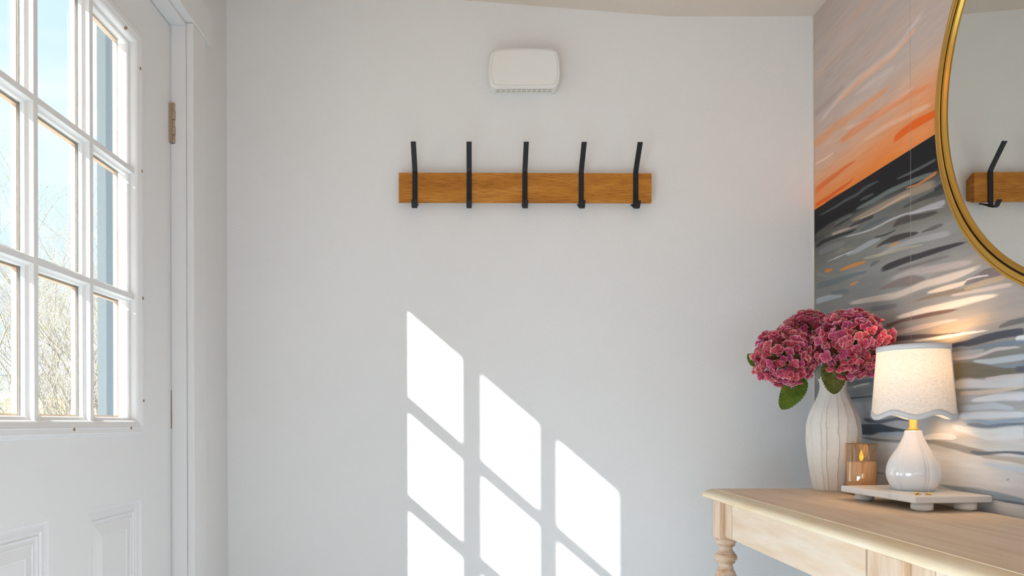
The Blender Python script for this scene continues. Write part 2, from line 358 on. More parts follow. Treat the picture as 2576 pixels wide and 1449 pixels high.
    for i in range(430):
        zc = r.uniform(-1.8, 2.1); L = r.uniform(.12, .55); hc = r.uniform(-1.0, 1.22)
        th = r.uniform(.008, .034); sl = r.uniform(-.05, .10)
        if .55 < hc < .66: continue
        pal = pal_low if hc < -.03 else pal_sea if hc < .55 else pal_or if hc < .76 else pal_sky
        c = pal[r.randint(len(pal))]; a = r.uniform(.15, .42) if hc < .6 else r.uniform(.08, .28)
        ph = r.uniform(0, 6)
        if hc > .637: hc = max(hc, .655)
        cz = ZZ[0]; ctr = hc+(cz-zc)*sl*-1+.006*np.sin(cz*9+ph); u = (cz-zc)/(L/2)
        if not np.any(np.abs(u) < 1): continue
        wid = th*(.4+.6*np.sqrt(np.clip(1-u*u, 0, 1))); band(ctr[None, :], wid[None, :]+1e-6, c, a*np.clip((1-np.abs(u))*2.2-bris*.25, 0, 1)*(np.abs(u) < 1)[None, :], 1.2, .4)
    S = stroke
    S([(2060,316,12),(2144,216,14),(2256,129,14),(2340,14,16)], (192,176,170), .55, .8)
    S([(2100,268,10),(2160,210,18),(2220,165,16),(2262,130,12),(2320,60,10)], (204,156,120), .55, .6)
    S([(2050,292,16),(2095,252,16),(2130,215,6)], (142,124,120), .55, .8)
    S([(2060,215,20),(2110,150,26),(2170,90,26),(2220,20,30)], (158,146,140), .5, .9)
    S([(2150,245,10),(2210,200,14),(2258,170,12)], (182,168,162), .6, .8)
    S([(2120,330,6),(2200,300,8),(2260,258,10),(2310,215,8)], (200,168,148), .6, .7)
    S([(2045,372,22),(2100,325,22),(2165,280,20),(2250,215,14)], (198,130,80), .6, .6)
    S([(2110,365,18),(2190,305,20),(2260,262,18),(2352,212,16)], (198,112,62), .6, .6)
    S([(2170,360,8),(2230,322,12),(2290,292,12),(2352,262,12)], (205,160,135), .7, .6)
    S([(2247,360,12),(2262,346,20),(2295,322,22),(2352,290,18),(2400,265,12)], (200,84,14), .95, .25)
    S([(2052,416,4),(2078,402,6),(2102,386,4)], (205,172,152), .85, .5)
    S([(2050,488,18),(2080,462,16),(2120,430,10),(2160,404,3)], (192,84,20), .75, .5)
    S([(2050,522,10),(2080,503,9),(2110,482,8),(2140,462,5),(2158,444,1)], (188,74,12), .9, .3)
    # sea: dark water under the horizon
    S([(2050,565,66),(2110,525,62),(2200,478,66),(2280,430,72),(2352,395,80),(2420,352,80)], (22,22,26), .95, .15, .15)
    S([(2060,547,4),(2110,520,6),(2130,506,7),(2160,492,8),(2178,476,10),(2200,464,5),(2222,455,2)], (74,78,82), .85)
    S([(2164,508,3),(2180,500,8),(2202,490,5)], (76,79,82), .8)
    S([(2255,455,3),(2290,440,6),(2330,420,7),(2362,402,7)], (92,97,96), .75)
    S([(2150,532,6),(2200,508,12),(2240,484,12),(2300,458,12),(2362,436,12)], (102,110,108), .85)
    S([(2050,600,14),(2090,575,22),(2130,552,18),(2150,540,8)], (84,82,76), .8)
    S([(2140,560,8),(2190,538,16),(2240,512,18),(2290,488,22),(2365,462,24)], (148,132,114), .8)
    S([(2278,478,3),(2310,468,6),(2340,450,8),(2364,434,10)], (190,118,66), .85)
    S([(2160,556,3),(2210,534,4),(2270,500,8),(2300,488,8)], (186,160,138), .75)
    S([(2270,528,3),(2310,508,9),(2345,494,14),(2385,480,20)], (62,64,64), .9)
    S([(2352,482,8),(2366,474,14),(2380,466,10)], (46,46,48), .9)
    S([(2285,545,6),(2330,528,12),(2385,510,16)], (172,172,176), .7)
    S([(2099,575,3),(2120,563,6),(2142,551,4)], (50,51,53), .9)
    S([(2100,567,3),(2125,554,5),(2150,540,4)], (92,104,106), .7)
    S([(2092,594,6),(2120,583,8),(2140,577,5),(2165,567,4)], (168,150,142), .8)
    S([(2137,576,3),(2150,568,8),(2175,557,9),(2196,549,10),(2204,543,5)], (58,58,61), .97, .25)
    S([(2050,626,12),(2076,609,11),(2120,593,9),(2145,585,7),(2163,575,2)], (44,46,49), .97, .25)
    S([(2165,586,4),(2185,572,12),(2210,560,12),(2242,547,3)], (84,95,96), .85)
    S([(2120,601,3),(2165,590,4),(2200,579,4),(2243,556,5),(2280,541,4),(2340,530,4),(2385,522,4)], (172,176,180), .85)
    S([(2245,577,6),(2262,562,16),(2290,553,18),(2320,548,14),(2366,535,6)], (70,66,66), .9)
    S([(2200,601,3),(2230,594,5),(2258,581,4)], (58,59,60), .9)
    S([(2202,628,3),(2222,615,10),(2245,605,17),(2275,597,16),(2298,592,10),(2318,587,4)], (62,57,57), .95)
    S([(2318,588,3),(2350,577,10),(2366,571,9),(2379,567,2)], (88,86,86), .85)
    S([(2060,640,12),(2100,622,16),(2130,612,10)], (120,122,122), .7)
    S([(2120,625,14),(2160,612,20),(2200,598,10)], (104,108,104), .75)
    S([(2130,645,6),(2160,632,12),(2192,614,14),(2222,602,5)], (152,158,164), .8)
    S([(2205,650,6),(2240,632,10),(2300,610,14),(2400,588,16)], (158,160,162), .75)
    S([(2238,624,3),(2250,618,5),(2264,612,3)], (196,136,78), .95)
    S([(2170,655,6),(2230,640,8),(2290,625,6),(2330,618,4)], (166,160,140), .7)
    S([(2112,684,4),(2130,677,8),(2160,667,9),(2183,660,4)], (194,130,72), .97, .2)
    S([(2076,685,4),(2086,683,9),(2097,680,4)], (192,124,62), .97, .2)
    S([(2138,721,4),(2150,716,7),(2163,710,3)], (194,136,84), .97, .2)
    S([(2190,673,6),(2200,666,12),(2217,658,4)], (98,102,104), .85)
    S([(2080,662,2),(2126,643,2.5),(2152,633,2)], (186,192,196), .9)
    S([(2052,724,16),(2090,714,16),(2145,696,12),(2190,684,6)], (100,108,114), .8)
    S([(2055,690,10),(2090,700,8),(2120,692,6)], (128,128,124), .6)
    S([(2212,687,9),(2222,680,15),(2250,669,16),(2290,655,16),(2345,637,15),(2400,621,10),(2445,610,4)], (56,54,58), .97, .25)
    S([(2255,684,6),(2300,672,8),(2360,655,8),(2400,645,4)], (112,106,108), .75)
    S([(2240,706,8),(2290,689,16),(2400,672,18),(2460,660,10)], (170,164,164), .8)
    S([(2210,732,3),(2240,722,12),(2275,712,24),(2300,708,24),(2335,704,8)], (122,112,110), .85)
    S([(2052,762,14),(2085,752,14),(2125,744,8)], (168,176,182), .8)
    S([(2090,740,10),(2120,738,12),(2140,732,8)], (104,112,116), .7)
    S([(2130,768,8),(2200,755,14),(2255,747,16),(2290,734,16),(2330,718,18),(2400,700,20),(2440,686,14),(2482,668,14)], (206,196,186), .85)
    S([(2331,741,5),(2378,729,12),(2430,715,10),(2470,699,5)], (222,208,192), .9)
    S([(2422,722,3),(2445,709,16),(2480,694,24),(2520,686,26),(2560,678,20)], (108,102,108), .95, .2)
    S([(2430,708,3),(2462,700,5),(2492,696,3)], (205,202,204), .85)
    S([(2300,762,3),(2345,749,9),(2395,738,12),(2455,729,6)], (128,118,106), .9)
    S([(2425,733,8),(2475,716,14),(2535,700,14)], (166,150,128), .85)
    S([(2390,748,6),(2480,732,10),(2555,718,10)], (188,180,176), .85)
    S([(2440,752,8),(2520,738,12),(2576,728,14)], (150,150,152), .7)
    S([(2250,804,8),(2325,785,16),(2395,771,18),(2450,757,16),(2525,744,8)], (228,214,204), .9)
    S([(2222,828,14),(2245,820,12),(2262,812,8),(2298,803,9),(2345,793,11),(2380,787,9),(2418,781,3)], (106,84,78), .92)
    S([(2240,846,12),(2320,826,12),(2380,813,8),(2420,806,4)], (194,182,178), .85)
    S([(2340,840,20),(2430,818,28),(2500,800,28)], (168,156,138), .7)
    S([(2236,858,14),(2300,851,12),(2370,846,6),(2440,839,3)], (88,80,84), .92)
    S([(2296,862,4),(2340,857,7),(2380,851,9),(2430,842,6),(2497,834,3)], (228,220,212), .97, .2)
    S([(2340,870,10),(2400,862,10),(2450,852,6)], (150,138,124), .7)
    S([(2512,828,6),(2545,816,14),(2590,806,16)], (94,94,98), .85)
    S([(2380,876,10),(2430,868,16),(2470,858,22),(2520,845,20),(2590,836,20)], (68,73,86), .95, .2)
    S([(2555,858,10),(2565,856,14),(2600,852,14)], (208,212,216), .97, .2)
    S([(2440,884,8),(2500,872,12),(2545,866,12),(2590,864,12)], (110,128,148), .85)
    S([(2380,884,6),(2420,878,8),(2450,880,6)], (132,140,148), .8)
    S([(2390,900,20),(2440,892,14),(2480,884,8)], (160,164,170), .8)
    S([(2396,908,5),(2450,902,9),(2480,893,8),(2508,882,8),(2576,877,6)], (190,186,188), .9)
    S([(2470,907,3),(2510,896,12),(2550,889,16),(2590,884,16)], (118,121,118), .85)
    S([(2444,912,5),(2490,914,14),(2540,908,16),(2590,900,14)], (168,182,192), .9)
    S([(2465,918,4),(2495,924,7),(2525,928,7),(2585,920,8)], (118,136,154), .9)
    S([(2390,938,46),(2440,936,44),(2480,937,34),(2530,939,18),(2590,936,14)], (104,102,93), .97, .12, .12)
    S([(2556,932,12),(2590,932,18)], (80,84,98), .9)
    S([(2396,972,24),(2440,968,24),(2490,970,22),(2540,966,26),(2590,962,34)], (190,196,203), .9)
    S([(2475,958,6),(2530,952,10),(2590,948,10)], (190,185,190), .85)
    S([(2410,994,12),(2460,992,12),(2520,986,10),(2590,974,8)], (196,188,176), .75)
    S([(2410,1010,22),(2440,1007,18),(2470,1001,8)], (150,156,162), .75)
    S([(2440,1012,8),(2520,1002,20),(2590,1000,26)], (192,197,205), .8)
    S([(2410,1032,14),(2460,1028,14),(2500,1024,18),(2560,1034,10)], (162,175,186), .8)
    S([(2410,1050,16),(2480,1048,18),(2590,1046,16)], (188,196,204), .75)
    S([(2420,1065,6),(2460,1063,8),(2495,1068,9),(2540,1062,9),(2590,1057,8)], (126,146,166), .9)
    S([(2425,1070,4),(2460,1074,14),(2485,1079,14),(2530,1072,9),(2590,1069,6)], (92,106,122), .92)
    S([(2390,1075,14),(2440,1088,20),(2490,1098,30),(2590,1092,36)], (192,200,206), .85)
    S([(2380,1118,8),(2450,1125,12),(2520,1128,14),(2590,1126,16)], (178,184,184), .7)
    S([(2130,968,12),(2160,965,10),(2200,958,10)], (88,90,94), .85)
    S([(2145,978,3),(2165,972,4),(2190,967,3)], (196,194,186), .85)
    S([(2120,994,16),(2160,990,18),(2200,982,16)], (112,115,118), .75)
    S([(2120,1006,5),(2160,1003,5),(2200,999,4)], (60,66,72), .9)
    S([(2130,1028,26),(2200,1032,36)], (148,153,158), .7)
    S([(2170,1056,7),(2190,1062,11),(2215,1064,9),(2260,1056,10),(2295,1062,5)], (84,92,101), .92)
    S([(2150,1082,22),(2190,1084,26),(2215,1080,22),(2250,1085,14),(2300,1091,8),(2330,1091,2)], (58,67,77), .97, .2)
    S([(2208,1097,8),(2260,1093,10),(2335,1097,5)], (142,158,174), .85)
    S([(2160,1101,3),(2200,1109,7),(2260,1114,7),(2330,1112,12),(2400,1126,17),(2445,1138,20),(2490,1146,12),(2530,1148,4)], (118,120,122), .92)
    S([(2316,1107,8),(2350,1101,15),(2390,1101,17),(2400,1103,12),(2411,1105,2)], (228,222,214), .97, .15)
    S([(2437,1139,4),(2447,1141,9),(2465,1145,10),(2490,1143,7),(2540,1141,7),(2590,1146,12)], (86,96,111), .95)
    S([(2465,1152,6),(2530,1157,13),(2590,1166,18)], (158,157,148), .85)
    S([(2470,1168,5),(2530,1180,11),(2590,1188,12)], (172,188,204), .8)
    S([(2160,1140,44),(2240,1134,40),(2330,1150,46),(2420,1185,52),(2500,1205,40),(2590,1215,46)], (192,197,203), .8)
    S([(2200,1192,3),(2226,1194,4)], (112,120,128), .8)
    S([(2355,1221,5),(2400,1231,11),(2450,1237,14),(2500,1247,16),(2540,1258,17),(2590,1268,14)], (120,138,156), .92)
    S([(2495,1259,3),(2530,1265,6),(2590,1275,6)], (78,92,110), .9)
    S([(2380,1250,14),(2460,1266,18),(2520,1280,20),(2590,1300,26)], (188,192,196), .8)
    S([(2532,1212,2),(2537,1210,6),(2541,1208,2)], (140,158,176), .9)
    S([(2190,782,12),(2230,776,14),(2262,770,8)], (114,119,126), .8)
    col *= (.95+.10*bris[..., None])*(.97+.06*bris2[..., None])
    col *= np.where(above, 1.05, np.where(Hh > .05, .84, .97))[..., None]*np.array([1.0, .995, .985])
    return np.clip(col*MURAL_GAIN, 0, .9)
MURAL_GAIN = 1.55
def mural_mat():
    m = bpy.data.materials.new('painted_mural_paper'); m.use_nodes = True; t = m.node_tree; p = t.nodes['Principled BSDF']; L = t.links
    p.inputs['Roughness'].default_value = .62; p.inputs['Specular IOR Level'].default_value = .25
    at = t.nodes.new('ShaderNodeVertexColor'); at.layer_name = 'paint'
    tcn = t.nodes.new('ShaderNodeTexCoord'); mpn = t.nodes.new('ShaderNodeMapping'); mpn.inputs['Scale'].default_value = (1, 14, 620)
    n = t.nodes.new('ShaderNodeTexNoise'); n.inputs['Scale'].default_value = 1; n.inputs['Detail'].default_value = 4
    r = t.nodes.new('ShaderNodeValToRGB'); r.color_ramp.elements[0].position = .3; r.color_ramp.elements[1].position = .7
    r.color_ramp.elements[0].color = (.92, .92, .93, 1); r.color_ramp.elements[1].color = (1.03, 1.03, 1.03, 1)
    x = t.nodes.new('ShaderNodeMixRGB'); x.blend_type = 'MULTIPLY'; x.inputs[0].default_value = 1
    L.new(tcn.outputs['Object'], mpn.inputs[0]); L.new(mpn.outputs[0], n.inputs['Vector']); L.new(n.outputs['Fac'], r.inputs[0])
    L.new(at.outputs[0], x.inputs[1]); L.new(r.outputs[0], x.inputs[2]); L.new(x.outputs[0], p.inputs['Base Color'])
    return m
M['mural'] = mural_mat()
M['seam'] = mat('pale_paper_edge', (.72, .66, .58), .8)
wr = MB().box(XR, XR+.12, ROOM_Y0, YB, 0, ZC).build('wall_right', M['seam']); tag(wr, kind='structure')
def paper(z0, z1, nzc):
    Z = np.linspace(z0, z1, nzc); col = mural_colours(Z); nh = len(rows)
    th = .0012
    V = np.zeros((nh, nzc, 3)); V[..., 0] = XR-th; V[..., 1] = Z[None, :]; V[..., 2] = HC+rows[:, None]
    V = V.reshape(-1, 3); idx = np.arange(nh*nzc).reshape(nh, nzc)
    F = np.stack([idx[:-1, :-1], idx[1:, :-1], idx[1:, 1:], idx[:-1, 1:]], -1).reshape(-1, 4)
    # side edges give the sheet its thickness
    n = len(V); e = []
    vb = [(XR, z0, HC+rows[0]), (XR, z0, HC+rows[-1]), (XR, z1, HC+rows[-1]), (XR, z1, HC+rows[0])]
    V = np.vstack([V, vb]); c4 = [idx[0, 0], idx[-1, 0], idx[-1, -1], idx[0, -1]]
    ex = [(c4[0], n, n+1, c4[1]), (c4[2], n+2, n+3, c4[3])]
    me = bpy.data.meshes.new('wallpaper_strip')
    faces = F.tolist()+[list(map(int, q)) for q in ex]
    me.from_pydata(V.tolist(), [], faces); me.materials.append(M['mural'])
    ca = me.color_attributes.new('paint', 'FLOAT_COLOR', 'POINT')
    buf = np.ones((len(V), 4), dtype=np.float32); buf[:n, :3] = col.reshape(-1, 3); buf[n:, :3] = .5
    ca.data.foreach_set('color', buf.ravel()); me.update()
    o = bpy.data.objects.new('wallpaper_strip', me); C.objects.link(o); o.parent = wr; return o
zs = wz(2294)
paper(zs+.0003, YB-.0035, 240); paper(zs-.505, zs-.0003, 290); paper(zs-1.01, zs-.5062, 40)
for k in range(5):
    a = zs-1.0112-.505*k-.001
    paper(max(a-.505, ROOM_Y0+.002), a-.001, 16) if a-.1 > ROOM_Y0 else None
MB().box(XR-.0016, XR-.0010, zs-.0003, zs+.0003, .02, ZC-.001).build('paper_seam', mat('paper_seam_edge', (.42, .39, .35), .8), wr)
# pale caulk edge in the corner
tag(MB().box(XR-.004, XR-.0013, YB-.003, YB, 0, ZC).build('trim_4', M['seam']), kind='structure')

# ------------------------------------------------------------------ front door (left)
DC = (.816+1.737)/2
door = empty('door_1', (-.785*Q, DC*Q, HC*(1-Q)), kind='structure'); door.scale = (Q, Q, Q)
def dl(v): return v-DC                        # depth along the wall -> local
def cellgrid(mb, ys, zs_, holes, x0, x1):
    for i in range(len(ys)-1):
        for j in range(len(zs_)-1):
            if (i, j) in holes: continue
            mb.box(x0, x1, ys[i], ys[i+1], zs_[j], zs_[j+1])
OY0, OY1, OZ0, OZ1 = 1.030, 1.563, HC+.0015, HC+.883       # glazed opening at the frame face
ty0, ty1 = .819, 1.7335
PA = (1.010, 1.238); PB = (1.3617, 1.579)
ys = [dl(v) for v in (ty0, PA[0]-.0, PA[1], PB[0], PB[1], ty1)]
mb = MB()
zpt, zpb = HC-.179, HC-.78
cellgrid(mb, ys, [.032, zpb, zpt, OZ0-.02], {(1, 1), (3, 1)}, -.043, 0)
mb.box(-.043, 0, dl(ty0), dl(OY0-.02), OZ0-.02, OZ1+.02); mb.box(-.043, 0, dl(OY1+.02), dl(ty1), OZ0-.02, OZ1+.02)
mb.box(-.043, 0, dl(ty0), dl(ty1), OZ1+.02, HC+1.019)
mb.build('door_slab', M['door'], door)
def rect_ring(y0, y1, z0, z1, off, x): return [(x, y0-off, z0-off), (x, y1+off, z0-off), (x, y1+off, z1+off), (x, y0-off, z1+off)]
# embossed lower panels
for (a, b) in (PA, PB):
    pr = [(0, 0), (-.003, -.0032), (-.006, -.0032), (-.0065, -.0045), (-.016, -.003), (-.018, -.0065), (-.0205, -.0065), (-.024, -.0045), (-.0265, -.0075), (-.029, -.0075), (-.036, -.0055), (-.0375, -.0075), (-.058, -.0035), (-.060, -.0055), (-.062, -.0050)]
    MB().loft([rect_ring(dl(a), dl(b), zpb, zpt, o, x) for o, x in pr], (False, True)).build('panel', M['door'], door)
# insert frame around the glass
fx = .0015
pr = [(-.012, -.0430), (-.012, -.018), (-.0105, -.0145), (-.005, -.0115), (-.004, -.006), (-.003, -.002), (-.001, .0005), (0, fx), (.004, fx+.0016), (.0085, fx+.0030), (.0105, fx+.0042), (.0125, fx+.0022), (.0215, fx+.0035), (.0235, fx+.0012), (.0285, fx+.0006), (.0305, -.001)]
ff = MB().loft([rect_ring(dl(OY0), dl(OY1), OZ0, OZ1, o, x) for o, x in pr], (False, False)); ff = fix_normals(ff.build('window_frame', M['door'], door))
sy = [1.032, 1.2121, 1.3874, 1.547]; sz = [OZ0, HC+.2912, HC+.5824, OZ1]
prof = [(-.0125, -.0255), (-.0125, -.0175), (-.0085, -.0130), (-.0068, -.0090), (-.0066, -.0065), (-.0058, -.0050), (.0058, -.0050), (.0066, -.0065), (.0068, -.0090), (.0085, -.0130), (.0125, -.0175), (.0125, -.0255)]
prof2 = [(-.0125, -.0285), (-.0125, -.0330), (-.009, -.0370), (.009, -.0370), (.0125, -.0330), (.0125, -.0285)]
for k in (1, 2):
    mb = MB()
    for P in (prof, prof2):
        mb.loft([[(x, dl(sy[k])+o, z) for o, x in P] for z in (OZ0-.012, OZ1+.012)])
    fix_normals(mb.build('muntin', M['door'], door))
    mb = MB()
    for P in (prof, prof2):
        mb.loft([[(x-.0004, y, sz[k]+o) for o, x in P] for y in (dl(OY0-.012), dl(OY1+.012))])
    fix_normals(mb.build('muntin', M['door'], door))
pane = None
for i in range(3):
    for j in range(3):
        ya = dl(sy[i])+(.0125 if i else .012); yb = dl(sy[i+1])-(.0125 if i < 2 else .012); za = sz[j]+(.0125 if j else .012); zb = sz[j+1]-(.0125 if j < 2 else .012)
        ya -= .003; yb += .003; za -= .003; zb += .003
        MB().box(-.0283, -.0257, ya, yb, za, zb).build('glass_pane', M['glass'], door)
        bd = MB(); R = rect_ring(ya+.003, yb-.003, za+.003, zb-.003, 0, 0)
        q = [(0, -.0290), (0, -.0385), (-.0040, -.0385), (-.0040, -.0290)]
        bd.loft([rect_ring(ya+.003, yb-.003, za+.003, zb-.003, o, x) for o, x in q+[q[0]]], (False, False))
        fix_normals(bd.build('glazing_bead', M['bead'], door))
for (px, py) in ((316, 68), (351, 170), (354, 428), (356, 748), (357, 1006), (181, 1077), (325, 1074)):
    y = 1334/(1200-px); z = HC+(1062-py)/1700*y
    mb = MB(); n = 10
    mb.loft([[(x, dl(y)+r*math.cos(2*PI*q/n), z+r*math.sin(2*PI*q/n)*1.5) for q in range(n)] for r, x in ((.0024, fx-.001), (.0024, fx+.0042))])
    fix_normals(mb.build('screw_hole', M['plug'], door))
# hinge
hg = empty('hinge', (.006, dl(1.7375), HC+.7185)); hg.parent = door; hg['label'] = 'worn satin nickel butt hinge'
for k, (a, b, r) in enumerate(((0, .0205, .0058), (.0215, .0415, .0068), (.0425, .0595, .0054), (.0605, .083, .0068), (.084, .1035, .0058))):
    mb = MB(); mb.lathe([(r*.93, a), (r, a+.0008), (r, b-.0008), (r*.93, b)], 20); mb.build('knuckle', M['nickel'], hg)
MB().lathe([(.0035, -.0005), (.0035, .104)], 12).build('hinge_pin', M['dark_gap'], hg)
MB().box(-.010, .0015, -.0125, -.0075, .0, .099).build('hinge_leaf', M['nickel'], hg)
MB().box(-.03, .0008, dl(1.7336), dl(1.7369), HC-.0143, HC+.0837).build('hinge_mortise', M['rust'], door)['label'] = 'bare brown wood where a lower hinge leaf is let in'
# jamb, stop and casing
mb = MB(); mb.box(-.885, -.760, DY1, DY1+.02, 0, DZ1+.02); mb.box(-.885, -.760, DY0-.02, DY0, 0, DZ1+.02); mb.box(-.885, -.760, DY0, DY1, DZ1, DZ1+.02)
mb.box(-.885, -.846, DY1-.012, DY1, 0, DZ1); mb.box(-.885, -.846, DY0, DY0+.012, 0, DZ1); mb.box(-.885, -.846, DY0, DY1, DZ1-.012, DZ1)
tag(mb.build('trim_1', M['trim'], bevel=.0015), kind='structure')
mb = MB(); mb.box(-.7605, -.742, DY1+.005, 1.855, 0, HC+1.050); mb.box(-.7605, -.742, .745, DY0-.005, 0, HC+1.050)
tag(mb.build('trim_2', M['trim'], bevel=.003), kind='structure')
tag(MB().box(-.7605, -.738, .70, 1.888, HC+1.0505, HC+1.145).build('trim_3', M['trim'], bevel=.002), kind='structure')
tag(MB().box(-.885, -.78, DY0, DY1, 0, .011).build('trim_5', M['trim']), kind='structure')
bb = MB().box(XL, XR, YB-.014, YB, 0, .10).build('baseboard_back', M['trim'], bevel=.003); tag(bb, kind='structure')
tag(MB().box(XL, XL+.014, 1.857, YB-.015, 0, .10).build('baseboard_left', M['trim'], bevel=.003), kind='structure')

# ------------------------------------------------------------------ coat rack
rk = empty('coat_rack', (.145, 2.022, HC+.695), label='amber stained wooden coat rack board with five black metal hooks on the white wall', cat='coat rack')
rk.rotation_euler = (0, math.radians(.30), 0)
fix_normals(MB().loft([[(-.375+a, y, -.0442+b), (.375-a, y, -.0442+b), (.375-a, y, .0442-b), (-.375+a, y, .0442-b)] for y, a, b in ((-.017, 0, 0), (-.010, 0, .0005), (.0178, .001, .0140))]).build('board', M['rack'], rk, bevel=.0008))
def strip(pts, w, t):
    """bent flat bar: centre line in y-z, width along x, mitred thickness"""
    P = [Vector((0, y, z)) for y, z in pts]; rings = []
    for i, p in enumerate(P):
        a = (P[i]-P[i-1]).normalized() if i else (P[1]-P[0]).normalized(); b = (P[i+1]-P[i]).normalized() if i < len(P)-1 else a
        n = (Vector((0, -a.z, a.y))+Vector((0, -b.z, b.y))).normalized(); k = 1/max(.4, n.dot(Vector((0, -a.z, a.y))))
        o = n*(t/2*k)
        rings.append([(-w/2, (p+o).y, (p+o).z), (w/2, (p+o).y, (p+o).z), (w/2, (p-o).y, (p-o).z), (-w/2, (p-o).y, (p-o).z)])
    return MB().loft(rings)
front = -.0187
hk0 = None
for X in (-.182, -.0212, .1439, .311, .4725):
    if hk0 is None:
        mb = strip([(.0175, -.0400), (.010, -.0420), (-.0335, -.0650), (-.040, -.0645), (-.0530, -.0485)], .0150, .0028)
        m2 = strip([(front, -.0600), (front, .0470), (front-.006, .0560), (-.0735, .1130)], .0150, .0030)
        mb.add(m2.v, m2.f)
        hk0 = fix_normals(mb.build('hook', M['black'], rk, bevel=.0006)); hk0.location.x = X-.145
    else:
        o = hk0.copy(); C.objects.link(o); o.parent = rk; o.location.x = X-.145

# ------------------------------------------------------------------ door chime
s = 1.985/1700
ch = empty('door_chime', (.1425, YB, HC+(1062-178)*s), label='ivory plastic door chime cover with slotted lower edge above the coat rack', cat='door chime')
def outline(hw, ht, hb, bs, bt, rc, y, n=10, bb_=None):
    """rounded rectangle with bowed sides; hb may bow less"""
    pts = []
    corners = [(hw, ht, 0), (-hw, ht, 90), (-hw, -hb, 180), (hw, -hb, 270)]
    for (cx, cz, a0) in corners:
        sx = 1 if cx > 0 else -1; szn = 1 if cz > 0 else -1
        for k in range(n):
            a = math.radians(a0+90*k/(n-1)); x = cx-sx*rc+rc*math.cos(a); z = cz-szn*rc+rc*math.sin(a)
            pts.append([x, z])
        # straight run to the next corner, bowed later
        nx = corners[(corners.index((cx, cz, a0))+1) % 4]
        ex = (nx[0]-(1 if nx[0] > 0 else -1)*rc+rc*math.cos(math.radians(nx[2])), nx[1]-(1 if nx[1] > 0 else -1)*rc+rc*math.sin(math.radians(nx[2])))
        st = pts[-1]
        for k in range(1, 8): pts.append([st[0]+(ex[0]-st[0])*k/8, st[1]+(ex[1]-st[1])*k/8])
    out = []
    for x, z in pts:
        ux = x/hw; uz = z/(ht if z > 0 else hb)
        x2 = x+math.copysign(bs, x)*(1-uz*uz)*abs(ux); z2 = z+(bt if z > 0 else (bb_ if bb_ is not None else 0))*(1-ux*ux)*abs(uz)
        out.append((x2, y, z2))
    return out
W = 85*s; T = 56*s
rings = [outline(W, T, 38.5*s, 8*s, 4*s, 13*s, -.0, bb_=.0), outline(W, T, 40*s, 8*s, 4*s, 13*s, -.030, bb_=.0), outline(W-1*s, T-1*s, 42*s, 8*s, 4*s, 13*s, -.042, bb_=.0008),
         outline(W-3*s, T-2.5*s, 42.5*s, 8*s, 4*s, 12*s, -.050, bb_=-.0010), outline(W-6*s, T-4*s, 40.5*s, 8*s, 4*s, 11*s, -.0535, bb_=-.0020)]
rings += [outline(W-9*s, T-6*s, 34.5*s, 8*s, 4*s, 4*s, -.0535, bb_=-.0030), outline(W-9.5*s, T-6.5*s, 34*s, 8*s, 4*s, 4*s, -.0520, bb_=-.0030)]
fix_normals(MB().loft(rings, (True, True), False).build('cover', M['plastic'], ch))
fix_normals(MB().loft([outline(W-10*s, T-7.2*s, 33.3*s, 8*s, 4*s, 3.5*s, y, bb_=-.0030) for y in (-.050, -.0545)], (True, True)).build('front_panel', M['plastic'], ch, bevel=.0006))
for r in range(2):
    for k in range(11):
        x = (-79+k*13.1+13.5)*s; y = (-.0375, -.0235)[r]; z = -(40.9, 39.5)[r]*s
        MB().box(x-5.2*s, x+5.2*s, y-.0019, y+.0019, z-.0007, z+.0007).build('vent_slot', M['slot'], ch)
MB().box(46*s, 71*s, -.0549, -.0540, -26.5*s, -19.5*s).build('blank_badge', M['plastic'], ch, bevel=.0003)

# ------------------------------------------------------------------ round mirror
HR = .0
def fit_circle(P):
    A = np.array([[2*a, 2*b, 1] for a, b in P]); y = np.array([a*a+b*b for a, b in P]); c = np.linalg.lstsq(A, y, rcond=None)[0]
    return c[0], c[1], math.sqrt(c[2]+c[0]**2+c[1]**2)
XM = .992
edge = [(2400, 0), (2370, 128), (2353.4, 286), (2357.5, 398), (2375, 490), (2424, 595), (2490, 674), (2576, 725)]
P = [(XM*1700/(x-1200), (1062-y)/1700*(XM*1700/(x-1200))) for x, y in edge]
mz, mh, mr = fit_circle(P)
mi = empty('round_mirror', (XR-.0015, mz, HC+mh), label='large round wall mirror with a brushed gold double rim on the painted mural wall', cat='mirror')
def annulus(prof, n=160):
    """prof: (radius, x) closed section revolved about the x axis"""
    rings = [[(x, r*math.cos(2*PI*k/n), r*math.sin(2*PI*k/n)) for k in range(n)] for r, x in prof+[prof[0]]]
    return MB().loft(rings, (False, False), False)
F = -(XR-.0015-XM)
def A(name, prof, m): 
    o = fix_normals(annulus(prof).build(name, m, mi)); 
    o.data.polygons.foreach_set('use_smooth', [True]*len(o.data.polygons)); es = o.modifiers.new('edges', 'EDGE_SPLIT'); es.split_angle = math.radians(12)
    return o
A('outer_rim', [(mr, 0), (mr, F+.002), (mr-.0012, F+.0004), (mr-.006, F), (mr-.0067, F+.0016), (mr-.0073, F+.0002), (mr-.0160, F), (mr-.0170, F+.001), (mr-.0170, 0)], M['gold'])
A('dark_groove', [(mr-.0170, -.001), (mr-.0170, F+.005), (mr-.0210, F+.005), (mr-.0210, -.001)], M['dark_gap'])
A('inner_rim', [(mr-.0210, -.001), (mr-.0210, F+.0012), (mr-.0216, F+.0004), (mr-.0262, F+.0010), (mr-.0295, F+.0070), (mr-.0295, -.001)], M['gold'])
n = 160; mb = MB()
mb.loft([[(x, (mr-.0290)*math.cos(2*PI*k/n), (mr-.0290)*math.sin(2*PI*k/n)) for k in range(n)] for x in (0, -.0200)])
fix_normals(mb.build('mirror_glass', M['mirror'], mi))

